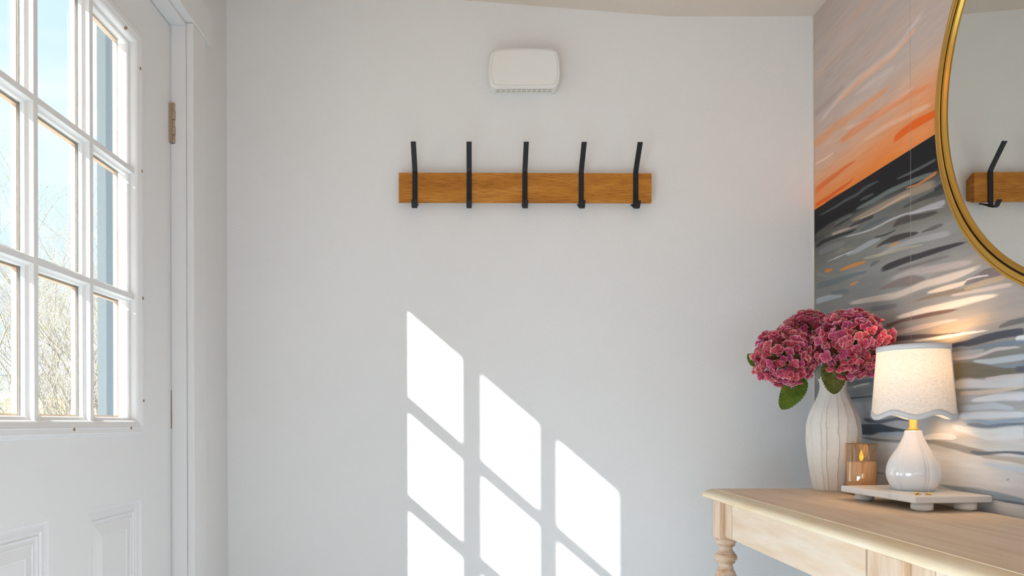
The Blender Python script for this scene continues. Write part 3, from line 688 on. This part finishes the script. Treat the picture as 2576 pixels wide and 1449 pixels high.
# ------------------------------------------------------------------ console table
TZ = HC-.18
tb = empty('console_table', (.632, 1.81, 0), rz=math.radians(.35), label='long washed oak console table with turned legs against the mural wall', cat='table')
# local: x towards the wall, y towards the camera is negative
TL = -1.60; TW = .364
def edge_ring(off, z): return [(-off, TL-off, z), (TW+min(off, .002), TL-off, z), (TW+min(off, .002), off, z), (-off, off, z)]
pr = [(-.001, TZ), (.0, TZ-.0003), (.0030, TZ-.0006), (.0085, TZ-.0022), (.0145, TZ-.0060), (.0195, TZ-.0110), (.0222, TZ-.0155), (.0225, TZ-.0205), (.0205, TZ-.0230), (.012, TZ-.0235), (.006, TZ-.0265)]
top = MB().loft([edge_ring(o, z) for o, z in pr], (True, True), True); to = fix_normals(top.build('table_edge', M['oak_edge'], tb)); es = to.modifiers.new('edges', 'EDGE_SPLIT'); es.split_angle = math.radians(50)
to.data.materials.append(M['oak_top'])
MB().box(.0008, TW-.001, TL+.001, -.0008, TZ-.004, TZ+.0003).build('table_top', M['oak_top'], tb)
MB().add([(-.0012, TL, TZ-.0004), (.0010, TL, TZ-.0002), (.0010, 0, TZ-.0002), (-.0012, 0, TZ-.0004), (-.0012, TL, TZ+.0006), (.0010, TL, TZ+.0006), (.0010, 0, TZ+.0006), (-.0012, 0, TZ+.0006)],
         [(3,2,1,0),(4,5,6,7),(0,1,5,4),(1,2,6,5),(2,3,7,6),(3,0,4,7)]).build('edge_highlight', mat('pale_edge_highlight', (.86, .74, .52), .5), tb)  # highlight along the front edge, put in as a pale strip
PZ0, PZ1 = HC-.304, TZ-.0265
posts = [-.074, -.815, -1.556]          # near face of the 50 mm posts
PX = -.010
legprof = [(.0262, 0), (.0275, -.003), (.0275, -.007), (.0245, -.0125), (.0225, -.0150), (.0238, -.0165), (.0238, -.0180), (.0195, -.0200), (.0165, -.0245), (.0168, -.0290), (.0200, -.0345), (.0225, -.0360), (.0215, -.0375), (.0262, -.0410),
           (.0290, -.0470), (.0288, -.0530), (.0245, -.0575), (.0225, -.0588), (.0235, -.0605), (.0232, -.0625), (.0185, -.0650), (.0172, -.0700), (.0190, -.0780), (.0240, -.0880), (.0285, -.1000), (.0300, -.1150), (.0280, -.1400),
           (.0235, -.1850), (.0200, -.2300), (.0190, -.3000), (.0200, -.3700), (.0230, -.4200), (.0250, -.4400), (.0210, -.4520), (.0205, -.4600), (.0280, -.4700), (.0280, -.4850), (.0200, -.4950)]
fine = []
for i in range(len(legprof)-1):
    (r0, z0), (r1, z1) = legprof[i], legprof[i+1]
    for k in range(3): u = k/3; fine.append((r0+(r1-r0)*(u*u*(3-2*u)), z0+(z1-z0)*u))
fine.append(legprof[-1])
leg0 = None
for xx in (PX, TW-.05):
    for py in posts:
        MB().box(xx, xx+.05, py, py+.05, PZ0, PZ1).build('post', M['oak_post'], tb, bevel=.0015)
        if leg0 is None:
            mb = MB(); mb.lathe([(r*.97, z) for r, z in fine], 40)
            mb.lathe([(.016, -.495), (.030, -.500), (.034, -.520), (.030, -.545), (.018, -.560)], 32)
            zz = -PZ0+.0
            mb.box(-.025, .025, -.025, .025, -PZ0, -.560)
            leg0 = fix_normals(mb.build('leg', M['oak_leg'], tb)); o = leg0
        else:
            o = leg0.copy(); C.objects.link(o); o.parent = tb
        o.location = (xx+.025, py+.025, PZ0)
AX = .0012; AB = HC-.295
def seg(name, y0, y1, m, x=AX, zb=AB): return MB().box(x, x+.018, y0, y1, zb, PZ1+.001).build(name, m, tb, bevel=.0007)
for (p1, p0) in ((posts[0], posts[1]), (posts[1], posts[2])):
    seg('apron_stile', p1-.051, p1-.0005, M['oak_post']); seg('apron_stile', p0+.0505, p0+.110, M['oak_post'])
    MB().box(AX+.001, AX+.018, p0+.118, p1-.052, AB+.0005, PZ1-.001).build('drawer_front', M['oak'], tb, bevel=.001)
    MB().box(AX+.010, AX+.016, p0+.109, p0+.119, AB, PZ1).build('drawer_gap', M['oak_dark'], tb)
    MB().box(TW-.02, TW-.004, p0+.05, p1, AB, PZ1).build('back_apron', M['oak'], tb)
MB().box(PX+.05, TW-.05, -.045, -.027, AB, PZ1).build('end_apron', M['oak'], tb)
MB().box(PX+.05, TW-.05, posts[2]+.01, posts[2]+.028, AB, PZ1).build('end_apron', M['oak'], tb)

# ------------------------------------------------------------------ vase
vx, vy = .925, 1.755; kz = 1.755/1700; kr = .885*kz
vp = [(1243, 46), (1241, 50), (1232, 53), (1218, 56), (1204, 58.5), (1188, 61), (1171, 63.5), (1155, 65.5), (1138, 67.3), (1120, 69), (1095, 70), (1080, 69.5), (1068, 68), (1055, 65), (1039, 59), (1030, 55), (1022, 50.5), (1013, 46), (1005, 42.5), (997, 39), (989, 36.5), (980, 34.8), (972, 34.3), (965, 35), (959, 37), (954, 40), (951, 43)]
va = empty('carved_vase', (vx, vy, TZ+.0005), label='tall cream carved vase with vertical ridges holding the pink hydrangeas', cat='vase')
vprof = [((r*kr), max(0, (1062-y)*kz+.18)) for y, r in vp]
vprof[0] = (vprof[0][0], 0)
rr_ = random.Random(5); NF = 17; angs = sorted([(k+rr_.uniform(-.28, .28))/NF for k in range(NF)]); amp = [rr_.uniform(.045, .085) for _ in range(NF)]; phs = [rr_.uniform(0, 6) for _ in range(NF)]
def vmod(a, z, r):
    u = (a/(2*PI)) % 1
    for k in range(NF):
        a0 = angs[k]; a1 = angs[(k+1) % NF]+(1 if k == NF-1 else 0)
        w0 = .0035*math.sin(z*55+phs[k])+.002*math.sin(z*170+phs[k]*2); w1 = .0035*math.sin(z*55+phs[(k+1) % NF])+.002*math.sin(z*170+phs[(k+1) % NF]*2)
        for uu in (u, u+1):
            if a0+w0 <= uu < a1+w1:
                t = (uu-a0-w0)/(a1+w1-a0-w0)
                fl = -4*.010*t*(1-t)
                return 1+amp[k]*(t-.5)*.9*min(1, max(.2, (r-.018)/.035))+fl
    return 1
vf = []
for i in range(len(vprof)-1):
    for k in range(3):
        u = k/3; vf.append((vprof[i][0]*(1-u)+vprof[i+1][0]*u, vprof[i][1]*(1-u)+vprof[i+1][1]*u))
vf.append(vprof[-1]); top_z = vprof[-1][1]
vf += [(vprof[-1][0]-.003, top_z+.0008), (vprof[-1][0]-.006, top_z-.001), (.026, top_z-.02), (.024, top_z-.06), (.03, top_z-.12), (.001, top_z-.125)]
vo = fix_normals(MB().lathe(vf, 17*14, caps=(True, True), smooth=False, mod=vmod).build('body', M['vase'], va))

# ------------------------------------------------------------------ flameless candle
cx, cy = .938, 1.65; kc = cy/1700
cn = empty('glass_candle', (cx, cy, TZ+.0005), label='flameless candle in an amber mirrored glass cylinder between the vase and the marble stand', cat='candle')
gh = .124; gr = .0352
mb = MB(); mb.lathe([(gr-.005, 0), (gr-.001, .0015), (gr, .005), (gr, gh-.001), (gr-.0008, gh), (gr-.0022, gh-.0005), (gr-.0024, .006), (.001, .005)], 72, caps=(True, False))
fix_normals(mb.build('glass_cylinder', M['amber_glass'], cn))
MB().lathe([(gr+.0001, gh-.0005), (gr-.0002, gh+.0006), (gr-.0020, gh+.0006), (gr-.0023, gh-.0005)], 72, caps=(False, False)).build('gilt_rim', M['brass'], cn)
MB().lathe([(gr-.0035, .007), (gr-.0035, .079), (gr-.0045, .0805), (gr-.010, .0795), (.006, .077), (.001, .0765)], 56).build('wax_pillar', M['wax'], cn)
MB().lathe([(.0008, .076), (.0008, .0835)], 8).build('wick', M['dark_gap'], cn)
fl = MB().lathe([(.0006, .0815), (.0034, .085), (.0046, .0905), (.0042, .0965), (.0026, .1025), (.0008, .1085), (.0001, .110)], 20).build('flame', M['flame'], cn)

# ------------------------------------------------------------------ marble stand
ang = math.radians(5.1)
st = empty('marble_stand', (.8543, 1.318, TZ+.0005), rz=ang, label='white marble serving board on three visible round feet under the lamp', cat='board')
BW, BL = .163, .233
hb = .18-.1477-.0005
mb = MB().box(0, BW, 0, BL, hb-.0140, hb); mb.build('slab', M['marble'], st, bevel=.0028, seg=3)
f0 = None
for (fx_, fy_) in ((.0345, .026), (.125, .024), (.0400, .207), (.125, .207)):
    if f0 is None:
        mb = MB().lathe([(.0118, 0), (.0124, .0008), (.0124, .0022), (.0185, .0028), (.0196, .0042), (.0196, hb-.0138)], 40); f0 = mb.build('foot', M['marble'], st); o = f0
    else: o = f0.copy(); C.objects.link(o); o.parent = st
    o.location = (fx_, fy_, 0)

# ------------------------------------------------------------------ table lamp
lx, ly = .9345, 1.448; kl = ly/1700; klr = kl*.84
la = empty('table_lamp', (lx, ly, HC-.1477+.0003), label='small lit table lamp with white lobed base and scalloped linen shade on the marble board', cat='lamp')
def lz(y): return (1062-y)*kl+.1477
lp = [(1238, 50), (1236, 53), (1231, 57), (1222.5, 63.5), (1215, 67.5), (1209.7, 70), (1200, 72.3), (1190, 72.8), (1180, 71.5), (1171, 69), (1162, 65), (1154, 60), (1146, 54.5), (1139, 49.2), (1132, 44), (1126, 40), (1119, 36), (1113.4, 32.6), (1107, 29.2), (1100.6, 26.4), (1095, 24.6), (1090, 23.6), (1087.5, 22.8), (1086, 21)]
lprof = [(r*klr, max(0, lz(y))) for y, r in lp]; lprof[0] = (lprof[0][0], 0)
lf = []
for i in range(len(lprof)-1):
    for k in range(3):
        u = k/3; lf.append((lprof[i][0]*(1-u)+lprof[i+1][0]*u, lprof[i][1]*(1-u)+lprof[i+1][1]*u))
lf.append(lprof[-1]); lf.append((.008, lprof[-1][1]+.0005))
phi0 = math.atan2(-ly, -lx)
def lmod(a, z, r):
    d = ((a-phi0-math.radians(32)) / (PI/3)) % 1; d = min(d, 1-d)*(PI/3)
    g = -.085*math.exp(-(d/.105)**2)+.055*math.exp(-(d/.040)**2)
    return 1+g*min(1, max(.4, r/.04))
MB().lathe(lf, 240, mod=lmod).build('ceramic_base', M['ceramic'], la)
zb = lf[-1][1]
MB().lathe([(.0100, zb-.001), (.0110, zb+.0005), (.0110, zb+.0022), (.0098, zb+.0030), (.0092, zb+.0045), (.0076, zb+.0055), (.0076, zb+.05), (.004, zb+.051)], 36).build('brass_neck', M['brass'], la)
MB().lathe([(.0125, zb-.0008), (.0125, zb+.0008), (.008, zb+.001)], 36).build('neck_washer', thin_glass('clear_washer', (.8, .75, .75), (.2, (1, 1, 1))), la)
MB().lathe([(.004, zb+.051), (.0125, zb+.052), (.0125, zb+.106), (.010, zb+.108)], 24).build('socket', M['brass'], la)
bz = lz(975)
bulb = MB().lathe([(.008, zb+.106), (.011, zb+.114), (.019, zb+.128), (.0225, zb+.139), (.020, zb+.152), (.012, zb+.160), (.001, zb+.163)], 24).build('bulb', M['bulb'], la)
# shade with scalloped hem
sz_top = lz(876); sz_bot = lz(1053); r_t, r_b = 94*klr, 109*klr
NS = 6; N = 216
def hem(a): return sz_bot + .0052*math.cos(NS*(a-phi0-math.radians(4)))*-1
def shade_pt(a, u, off):   # u 0 at the hem, 1 at the top
    z0 = hem(a); z = z0+(sz_top-z0)*u; t = (z-sz_bot)/(sz_top-sz_bot); r = r_b+(r_t-r_b)*t+off
    return (r*math.cos(a), r*math.sin(a), z)
AA = [2*PI*k/N for k in range(N)]
us = [0, .25, .5, .75, 1]
rings = [[shade_pt(a, u, 0) for a in AA] for u in us]
sh = MB().loft(rings, (False, False), True).build('shade', M['linen'], la)
hb_ = .0105
def tr(a, dz, off, hem_=True):
    z = (hem(a)+dz) if hem_ else (sz_top-dz); t = (z-sz_bot)/(sz_top-sz_bot); r = r_b+(r_t-r_b)*t+off; return (r*math.cos(a), r*math.sin(a), z)
q = [(-.0010, .0012), (-.0010, -.0012), (hb_, -.0012), (hb_, -.0001), (hb_, .0003), (hb_, .0012), (-.0010, .0012)]
MB().loft([[tr(a, dz, of) for a in AA] for dz, of in [(hb_, .0003), (hb_, .0012), (-.001, .0012), (-.001, -.0010), (.002, -.0010)]], (False, False), True).build('hem_trim', M['shade_trim'], la)
MB().loft([[tr(a, dz, of, False) for a in AA] for dz, of in [(hb_, .0003), (hb_, .0012), (-.001, .0012), (-.001, -.0010), (hb_*.8, -.0010)]], (False, False), True).build('top_trim', M['shade_trim'], la)
aS = phi0+math.radians(73)
vs = []
for a in (aS-.028, aS+.028):
    for o_ in (.0004, .0016): vs.append([tr(a, .001+k*(sz_top-sz_bot-.002)/6, o_) for k in range(7)])
MB().loft([[vs[0][k], vs[1][k], vs[3][k], vs[2][k]] for k in range(7)]).build('seam_trim', M['shade_trim'], la)
for q in range(3):
    a = phi0+q*2*PI/3+.5
    MB().tube([(0, 0, sz_top-.012), (r_t*.97*math.cos(a), r_t*.97*math.sin(a), sz_top-.006)], .0011, 6).build('spider_wire', M['brass'], la)

# ------------------------------------------------------------------ gold earrings on the board
def earring(x, y, rz, lab, var):
    e = empty('earring', (x, y, HC-.1477+.0006), rz=rz, label=lab, cat='earring')
    n = 6
    for k in range(n):
        a = 2*PI*k/n+.3*var; r = .0058
        pts = [(r*.55*math.cos(a)+.0030*math.cos(t)*math.cos(a), r*.55*math.sin(a)+.0030*math.cos(t)*math.sin(a)+.0016*math.sin(t), .0016+.0012*math.sin(t+k)) for t in [2*PI*j/14 for j in range(15)]]
        MB().tube(pts, .00085, 6).build('petal_loop', M['jewel'], e)
    MB().lathe([(.0001, .0008), (.0019, .0016), (.0023, .0030), (.0016, .0043), (.0001, .0050)], 16).build('centre_bead', M['jewel'], e)
    MB().tube([(0, 0, .002), (.009*(1 if var else -1), .001, .0022+.0006*var)], .0005, 6).build('post_pin', M['jewel'], e)
earring(.8805, 1.352, .4, 'small gold flower earring on the marble board, nearer the candle', 0)
earring(.9020, 1.350, -.3, 'small gold flower earring on the marble board, nearer its corner over the wall side', 1)

# ------------------------------------------------------------------ hydrangeas
rh = random.Random(21)
def petal_verts(L, Wd, cup, curl, tw, ns=8, nt_=6):
    V = []; E = []
    for i in range(ns):
        s_ = .5-.5*math.cos(PI*(.12+.88*i/(ns-1))); s_ = (s_-.0351)/(1-.0351)
        ww = Wd*max(.14+.9*s_ if s_ < .3 else 0, math.sqrt(max(0, .0001+1-((s_-.58)/.423)**2)))
        if i == 0: ww = Wd*.14
        for j in range(nt_):
            t = -1+2*j/(nt_-1)
            x = L*s_; y = ww*t; z = cup*L*(t*t)*.5*(ww/Wd)+curl*L*s_*s_+tw*x*y/L*3+.02*L*math.sin(6*s_+t*3)
            V.append((x, y, z)); E.append(min(1, max(abs(t)**4, s_**5)*(.5+.5*s_)+.22*s_*(1-abs(t)*.5)))
    F = [(i*nt_+j, i*nt_+j+1, (i+1)*nt_+j+1, (i+1)*nt_+j) for i in range(ns-1) for j in range(nt_-1)]
    return V, F, E
floret_meshes = []
for k in range(14):
    mb = MB(); EE = []
    for q in range(4):
        L = rh.uniform(.0120, .0155); V, F_, E = petal_verts(L, L*rh.uniform(.52, .60), rh.uniform(.2, .9), rh.uniform(-.3, .35), rh.uniform(-.15, .15))
        Rm = Matrix.Rotation(q*PI/2+rh.uniform(-.2, .2), 4, 'Z') @ Matrix.Rotation(-rh.uniform(.05, .85), 4, 'Y') @ Matrix.Translation((.0012, 0, .0004*(q % 2)))
        mb.add([Rm @ Vector(v) for v in V], F_, True); EE += E
    # eye and stalk
    V = []; 
    n0 = len(mb.v); mb.lathe([(.0001, -.0005), (.0011, .0004), (.0009, .0016), (.0001, .0021)], 8); EE += [1.0]*(len(mb.v)-n0)
    n0 = len(mb.v); mb.tube([(0, 0, 0), (0, 0, -.014)], .0006, 5); EE += [.05]*(len(mb.v)-n0)
    me = bpy.data.meshes.new('floret'); me.from_pydata(mb.v, [], mb.f); me.polygons.foreach_set('use_smooth', [True]*len(mb.f)); me.materials.append(M['petal'])
    at = me.attributes.new('edge', 'FLOAT', 'POINT'); at.data.foreach_set('value', EE); me.update(); floret_meshes.append(me)
def leaf_obj(parent, base, tip, width, nrm, m, fold=.25, droop=.0, ns=26, veins=True):
    base, tip = Vector(base), Vector(tip); d = tip-base; L = d.length; X = d.normalized(); N_ = Vector(nrm); N_ = (N_-X*N_.dot(X)).normalized(); Y = N_.cross(X)
    V = []; nt_ = 9
    for i in range(ns+1):
        s_ = i/ns; w_ = width/2*(math.sin(PI*min(1, s_**.80)))**.55 if 0 < s_ < 1 else 0.0003
        w_ *= (1+.045*(1 if i % 2 else -1))
        for j in range(nt_):
            t = -1+2*j/(nt_-1)
            p = base+X*(L*s_-.05*L*(1-abs(t))*0)+Y*(w_*t)+N_*(-fold*w_*(1-abs(t))*1.0+droop*L*(s_*(1-s_))+.0012*math.sin(s_*22+abs(t)*5)*abs(t))
            V.append(tuple(p))
    F_ = [(i*nt_+j, i*nt_+j+1, (i+1)*nt_+j+1, (i+1)*nt_+j) for i in range(ns) for j in range(nt_-1)]
    o = MB().add(V, F_, True).build('leaf', m, parent)
    so = o.modifiers.new('thick', 'SOLIDIFY'); so.thickness = .0005
    if veins:
        mb = MB()
        def P(s_, t):
            w_ = width/2*max(0, math.sin(PI*min(1, max(s_, .0001)**.80)))**.55
            return base+X*(L*s_)+Y*(w_*t)+N_*(-fold*w_*(1-abs(t))+droop*L*(s_*(1-s_))+.0006)
        mb.tube([P(k/10, 0) for k in range(11)], [.0009*(1-k/12) for k in range(11)], 5)
        for k in range(1, 6):
            for sg in (-1, 1): mb.tube([P(k*.145+.16*u, sg*u*.85) for u in (0, .33, .66, 1)], .00035, 4)
        mb.build('leaf_veins', M['leaf_vein'], o)
    return o
def hydrangea(head, rad, n, stem_pts, lab, seed, zs=.94):
    r = random.Random(seed); base = Vector(stem_pts[0])
    e = empty('hydrangea', base, label=lab, cat='flower')
    e['group'] = 'hydrangeas in the vase'
    loc = lambda p: Vector(p)-base
    MB().tube([loc(p) for p in stem_pts], .0024, 8).build('stem', M['green_stem'], e)
    hc = loc(head); ga = PI*(3-math.sqrt(5))
    mb = MB()
    for k in range(n):
        y = 1-2*(k+.5)/n; rad_ = math.sqrt(1-y*y); a = k*ga
        d = Vector((math.cos(a)*rad_, math.sin(a)*rad_, y))
        d = (d+Vector((r.uniform(-.12, .12), r.uniform(-.12, .12), r.uniform(-.12, .12)))).normalized()
        lump = 1+.05*math.sin(d.x*7+seed)+.04*math.sin(d.z*9+seed*2)
        R_ = rad*lump*(r.uniform(.86, 1.0) if k % 4 else r.uniform(.74, .86))
        p = hc+Vector((d.x*R_, d.y*R_, d.z*R_*zs))
        o = bpy.data.objects.new('floret', r.choice(floret_meshes)); C.objects.link(o); o.parent = e
        q = (d+Vector((r.uniform(-.75, .75), r.uniform(-.75, .75), r.uniform(-.55, .75)))).normalized().to_track_quat('Z', 'Y')
        o.rotation_euler = (q.to_matrix() @ Matrix.Rotation(r.uniform(0, 6.28), 3, 'Z')).to_euler(); o.location = p
        sc_ = r.uniform(.78, 1.05); o.scale = (sc_,)*3
        if k % 2 == 0: mb.tube([tuple(hc+d*.004), tuple(hc+d*R_*.85)], .0008, 4)
    mb.build('flower_stalks', M['green_stem'], e)['kind'] = 'stuff'
    return e
zb_ = TZ+.012
mouth = Vector((vx, vy, HC+.105))
h1 = hydrangea((.775, 1.70, HC+.162), .070, 235, [(vx-.012, vy-.008, zb_), (vx-.018, vy-.010, HC+.06), (vx-.022, vy-.018, HC+.115), (.865, 1.725, HC+.150), (.80, 1.703, HC+.165)], 'lowest pink hydrangea head drooping left of the vase', 1, 1.0)
h2 = hydrangea((.886, 1.805, HC+.222), .073, 215, [(vx+.004, vy+.006, zb_), (vx, vy+.012, HC+.06), (vx-.004, vy+.018, HC+.12), (.90, 1.795, HC+.19)], 'deep pink hydrangea head at the back, above the vase', 2, .95)
h3 = hydrangea((.908, 1.645, HC+.184), .083, 290, [(vx+.008, vy-.012, zb_), (vx+.006, vy-.016, HC+.06), (vx+.000, vy-.024, HC+.115), (.915, 1.69, HC+.15)], 'largest hydrangea head, coral pink, beside the lamp shade', 3, .98)
def at(px, py, z): return Vector(((px-1200)/1700*z, z, HC+(1062-py)/1700*z))
def lf(h, b, t, w_, nrm, m, **k):
    o = h.location; return leaf_obj(h, b-Vector(o), t-Vector(o), w_, nrm, m, **k)
lf(h1, at(2020, 950, 1.70), at(1966, 1033, 1.66), .054, (-.35, -1, .25), M['leaf'], fold=.2)
lf(h1, at(1905, 925, 1.74), at(1882, 892, 1.75), .024, (-.2, -1, .3), M['leaf'], fold=.2)
lf(h3, at(2096, 905, 1.645), at(2098, 995, 1.615), .056, (-.25, -1, .1), M['leaf_dark'], fold=.15)
lf(h2, at(2052, 872, 1.70), at(2061, 957, 1.66), .026, (-1, -.55, .2), M['leaf_pale'], fold=.35)
lf(h2, at(2215, 828, 1.74), at(2237, 806, 1.72), .016, (-.3, -1, .3), M['leaf_dark'], fold=.3, veins=False)
lf(h1, at(2062, 945, 1.70), at(2032, 900, 1.715), .018, (-.5, -1, -.4), M['leaf'], fold=.4, veins=False)

# ------------------------------------------------------------------ outside: porch, garden, neighbours
po_ = MB().box(-1.640, -1.600, 2.92, 3.03, -.35, 3.32).build('porch_post', M['post_paint'], bevel=.003); tag(po_, 'rough blue-grey painted porch post outside the door glass', 'post')
tag(MB().box(-4.7, -1.0, .85, 3.25, 3.32, 3.42).build('porch_shade_roof', M['beam_paint']), 'unseen white flat porch roof placed to shade the blue-grey post', 'porch roof')  # slab out of view, sized to shade the post but not the door glass
bm_ = MB().box(-2.03, -1.35, 3.45, 3.60, 2.60, 4.2); bm_.box(-2.06, -1.35, 3.40, 3.64, 2.56, 2.60)
tag(bm_.build('porch_gable', M['beam_paint']), 'white porch gable board with a narrow ledge behind the blue-grey post', 'porch board')
tag(MB().box(-40, -.95, -14, 40, -.45, -.35).build('ground', M['grass']), kind='structure')
def shrub(base, h, spread, n, seed, lab, gap=0):
    r = random.Random(seed); wood_ = MB(); buds = MB()
    e = empty('bare_shrub', base, label=lab, cat='shrub', group='budding shrubs outside the door')
    def branch(p, d, L, rad, depth):
        pts = [p]; k = 5; rads = [rad]
        for i in range(k):
            d = (d+Vector((r.uniform(-.16, .16), r.uniform(-.16, .16), r.uniform(-.05, .14)))).normalized(); p = p+d*(L/k); pts.append(p); rads.append(rad*(1-.55*(i+1)/k))
        wood_.tube(pts, rads, 5 if depth < 2 else 3, False)
        if depth < 4:
            nb = (6, 5, 5, 4)[depth]
            for i in range(nb):
                q = pts[r.randint(1, k)]; d2 = (d*.8+Vector((r.uniform(-.75, .75), r.uniform(-.75, .75), r.uniform(-.1, .7)))).normalized()
                branch(q, d2, L*r.uniform(.5, .74), rad*r.uniform(.40, .55), depth+1)
        if depth >= 3:
            for q in pts[2:]:
                if r.random() < .33:
                    s_ = r.uniform(.005, .011); a = Vector((r.uniform(-1, 1), r.uniform(-1, 1), r.uniform(-.3, 1))).normalized(); b = a.orthogonal().normalized(); c_ = a.cross(b)
                    buds.add([tuple(q), tuple(q+a*s_+b*s_*.45), tuple(q+a*s_*2), tuple(q+a*s_-b*s_*.45), tuple(q+a*s_+c_*s_*.3)], [(0, 1, 4), (1, 2, 4), (2, 3, 4), (3, 0, 4), (0, 3, 2, 1)])
    for i in range(n):
        a = r.uniform(0, 6.28); branch(Vector((spread*.25*math.cos(a), spread*.25*math.sin(a), 0)), Vector((spread*.35*math.cos(a)/h, spread*.35*math.sin(a)/h, 1)).normalized(), h*.52, .020, 0)
    o = wood_.build('branches', M['bark'], e); o['kind'] = 'stuff'
    o = buds.build('leaf_buds', M['bud'], e); o['kind'] = 'stuff'
shrub((-3.05, 5.2, -.35), 3.3, 1.6, 5, 4, 'bare budding shrub seen through the middle column of door panes')
shrub((-4.30, 6.0, -.35), 3.5, 1.8, 5, 9, 'bare budding shrub seen through the left column of door panes')
shrub((-4.5, 8.2, -.35), 4.6, 2.0, 5, 14, 'taller bare shrub behind the nearer two, close to the fence')
# conifer
r = random.Random(3); mb = MB(); ce = empty('conifer', (-3.35, 4.3, -.35), label='pale feathery conifer at the left edge of the door glass', cat='tree')
for k in range(2600):
    z = r.uniform(.1, 2.3); rr = (2.45-z)*.26*math.sqrt(r.random()); a = r.uniform(0, 6.28); p = Vector((rr*math.cos(a), rr*math.sin(a), z)); d = Vector((math.cos(a), math.sin(a), r.uniform(-.1, .7))).normalized()
    for q in range(4):
        d2 = (d+Vector((r.uniform(-.5, .5), r.uniform(-.5, .5), r.uniform(-.5, .5)))).normalized(); b = d2.orthogonal().normalized()*.0035; e2 = p+d2*r.uniform(.05, .11)
        mb.add([tuple(p+b), tuple(p-b), tuple(e2)], [(0, 1, 2)])
mb.build('needles', M['needle'], ce)['kind'] = 'stuff'
MB().tube([(0, 0, 0), (0, 0, 2.2)], [.05, .01], 8).build('trunk', M['bark'], ce)
# cedar fence
fe = empty('cedar_fence', (-6.0, 9.6, -.35), label='orange cedar board fence at the end of the garden', cat='fence')
b0 = None
for k in range(44):
    if b0 is None: b0 = MB().box(0, .136, 0, .02, 0, 1.72).build('fence_board', M['fence'], fe); o = b0
    else: o = b0.copy(); C.objects.link(o); o.parent = fe
    o.location = (-3.0+k*.145, 0, .01*((k*7) % 3))
for z in (.3, 1.3): MB().box(-3.0, 3.4, .021, .06, z, z+.09).build('fence_rail', M['fence'], fe)
# neighbour's house
ho = empty('neighbour_house', (-9.5, 17.5, -.35), label='white neighbouring house with a slate blue roof beyond the fence', cat='house')
MB().box(-4, 4, 0, 6, 0, 2.6).build('wall', M['siding'], ho)
mb = MB(); mb.loft([[(x, -.4, 2.6), (x, 6.4, 2.6), (x, 3, 4.2)] for x in (-4.3, 4.3)]); fix_normals(mb.build('roof', M['roof'], ho))
for x in (-2.6, 0, 2.4):
    f = MB().box(x-.5, x+.5, -.03, .0, .9, 2.0).build('window', M['window_dark'], ho)
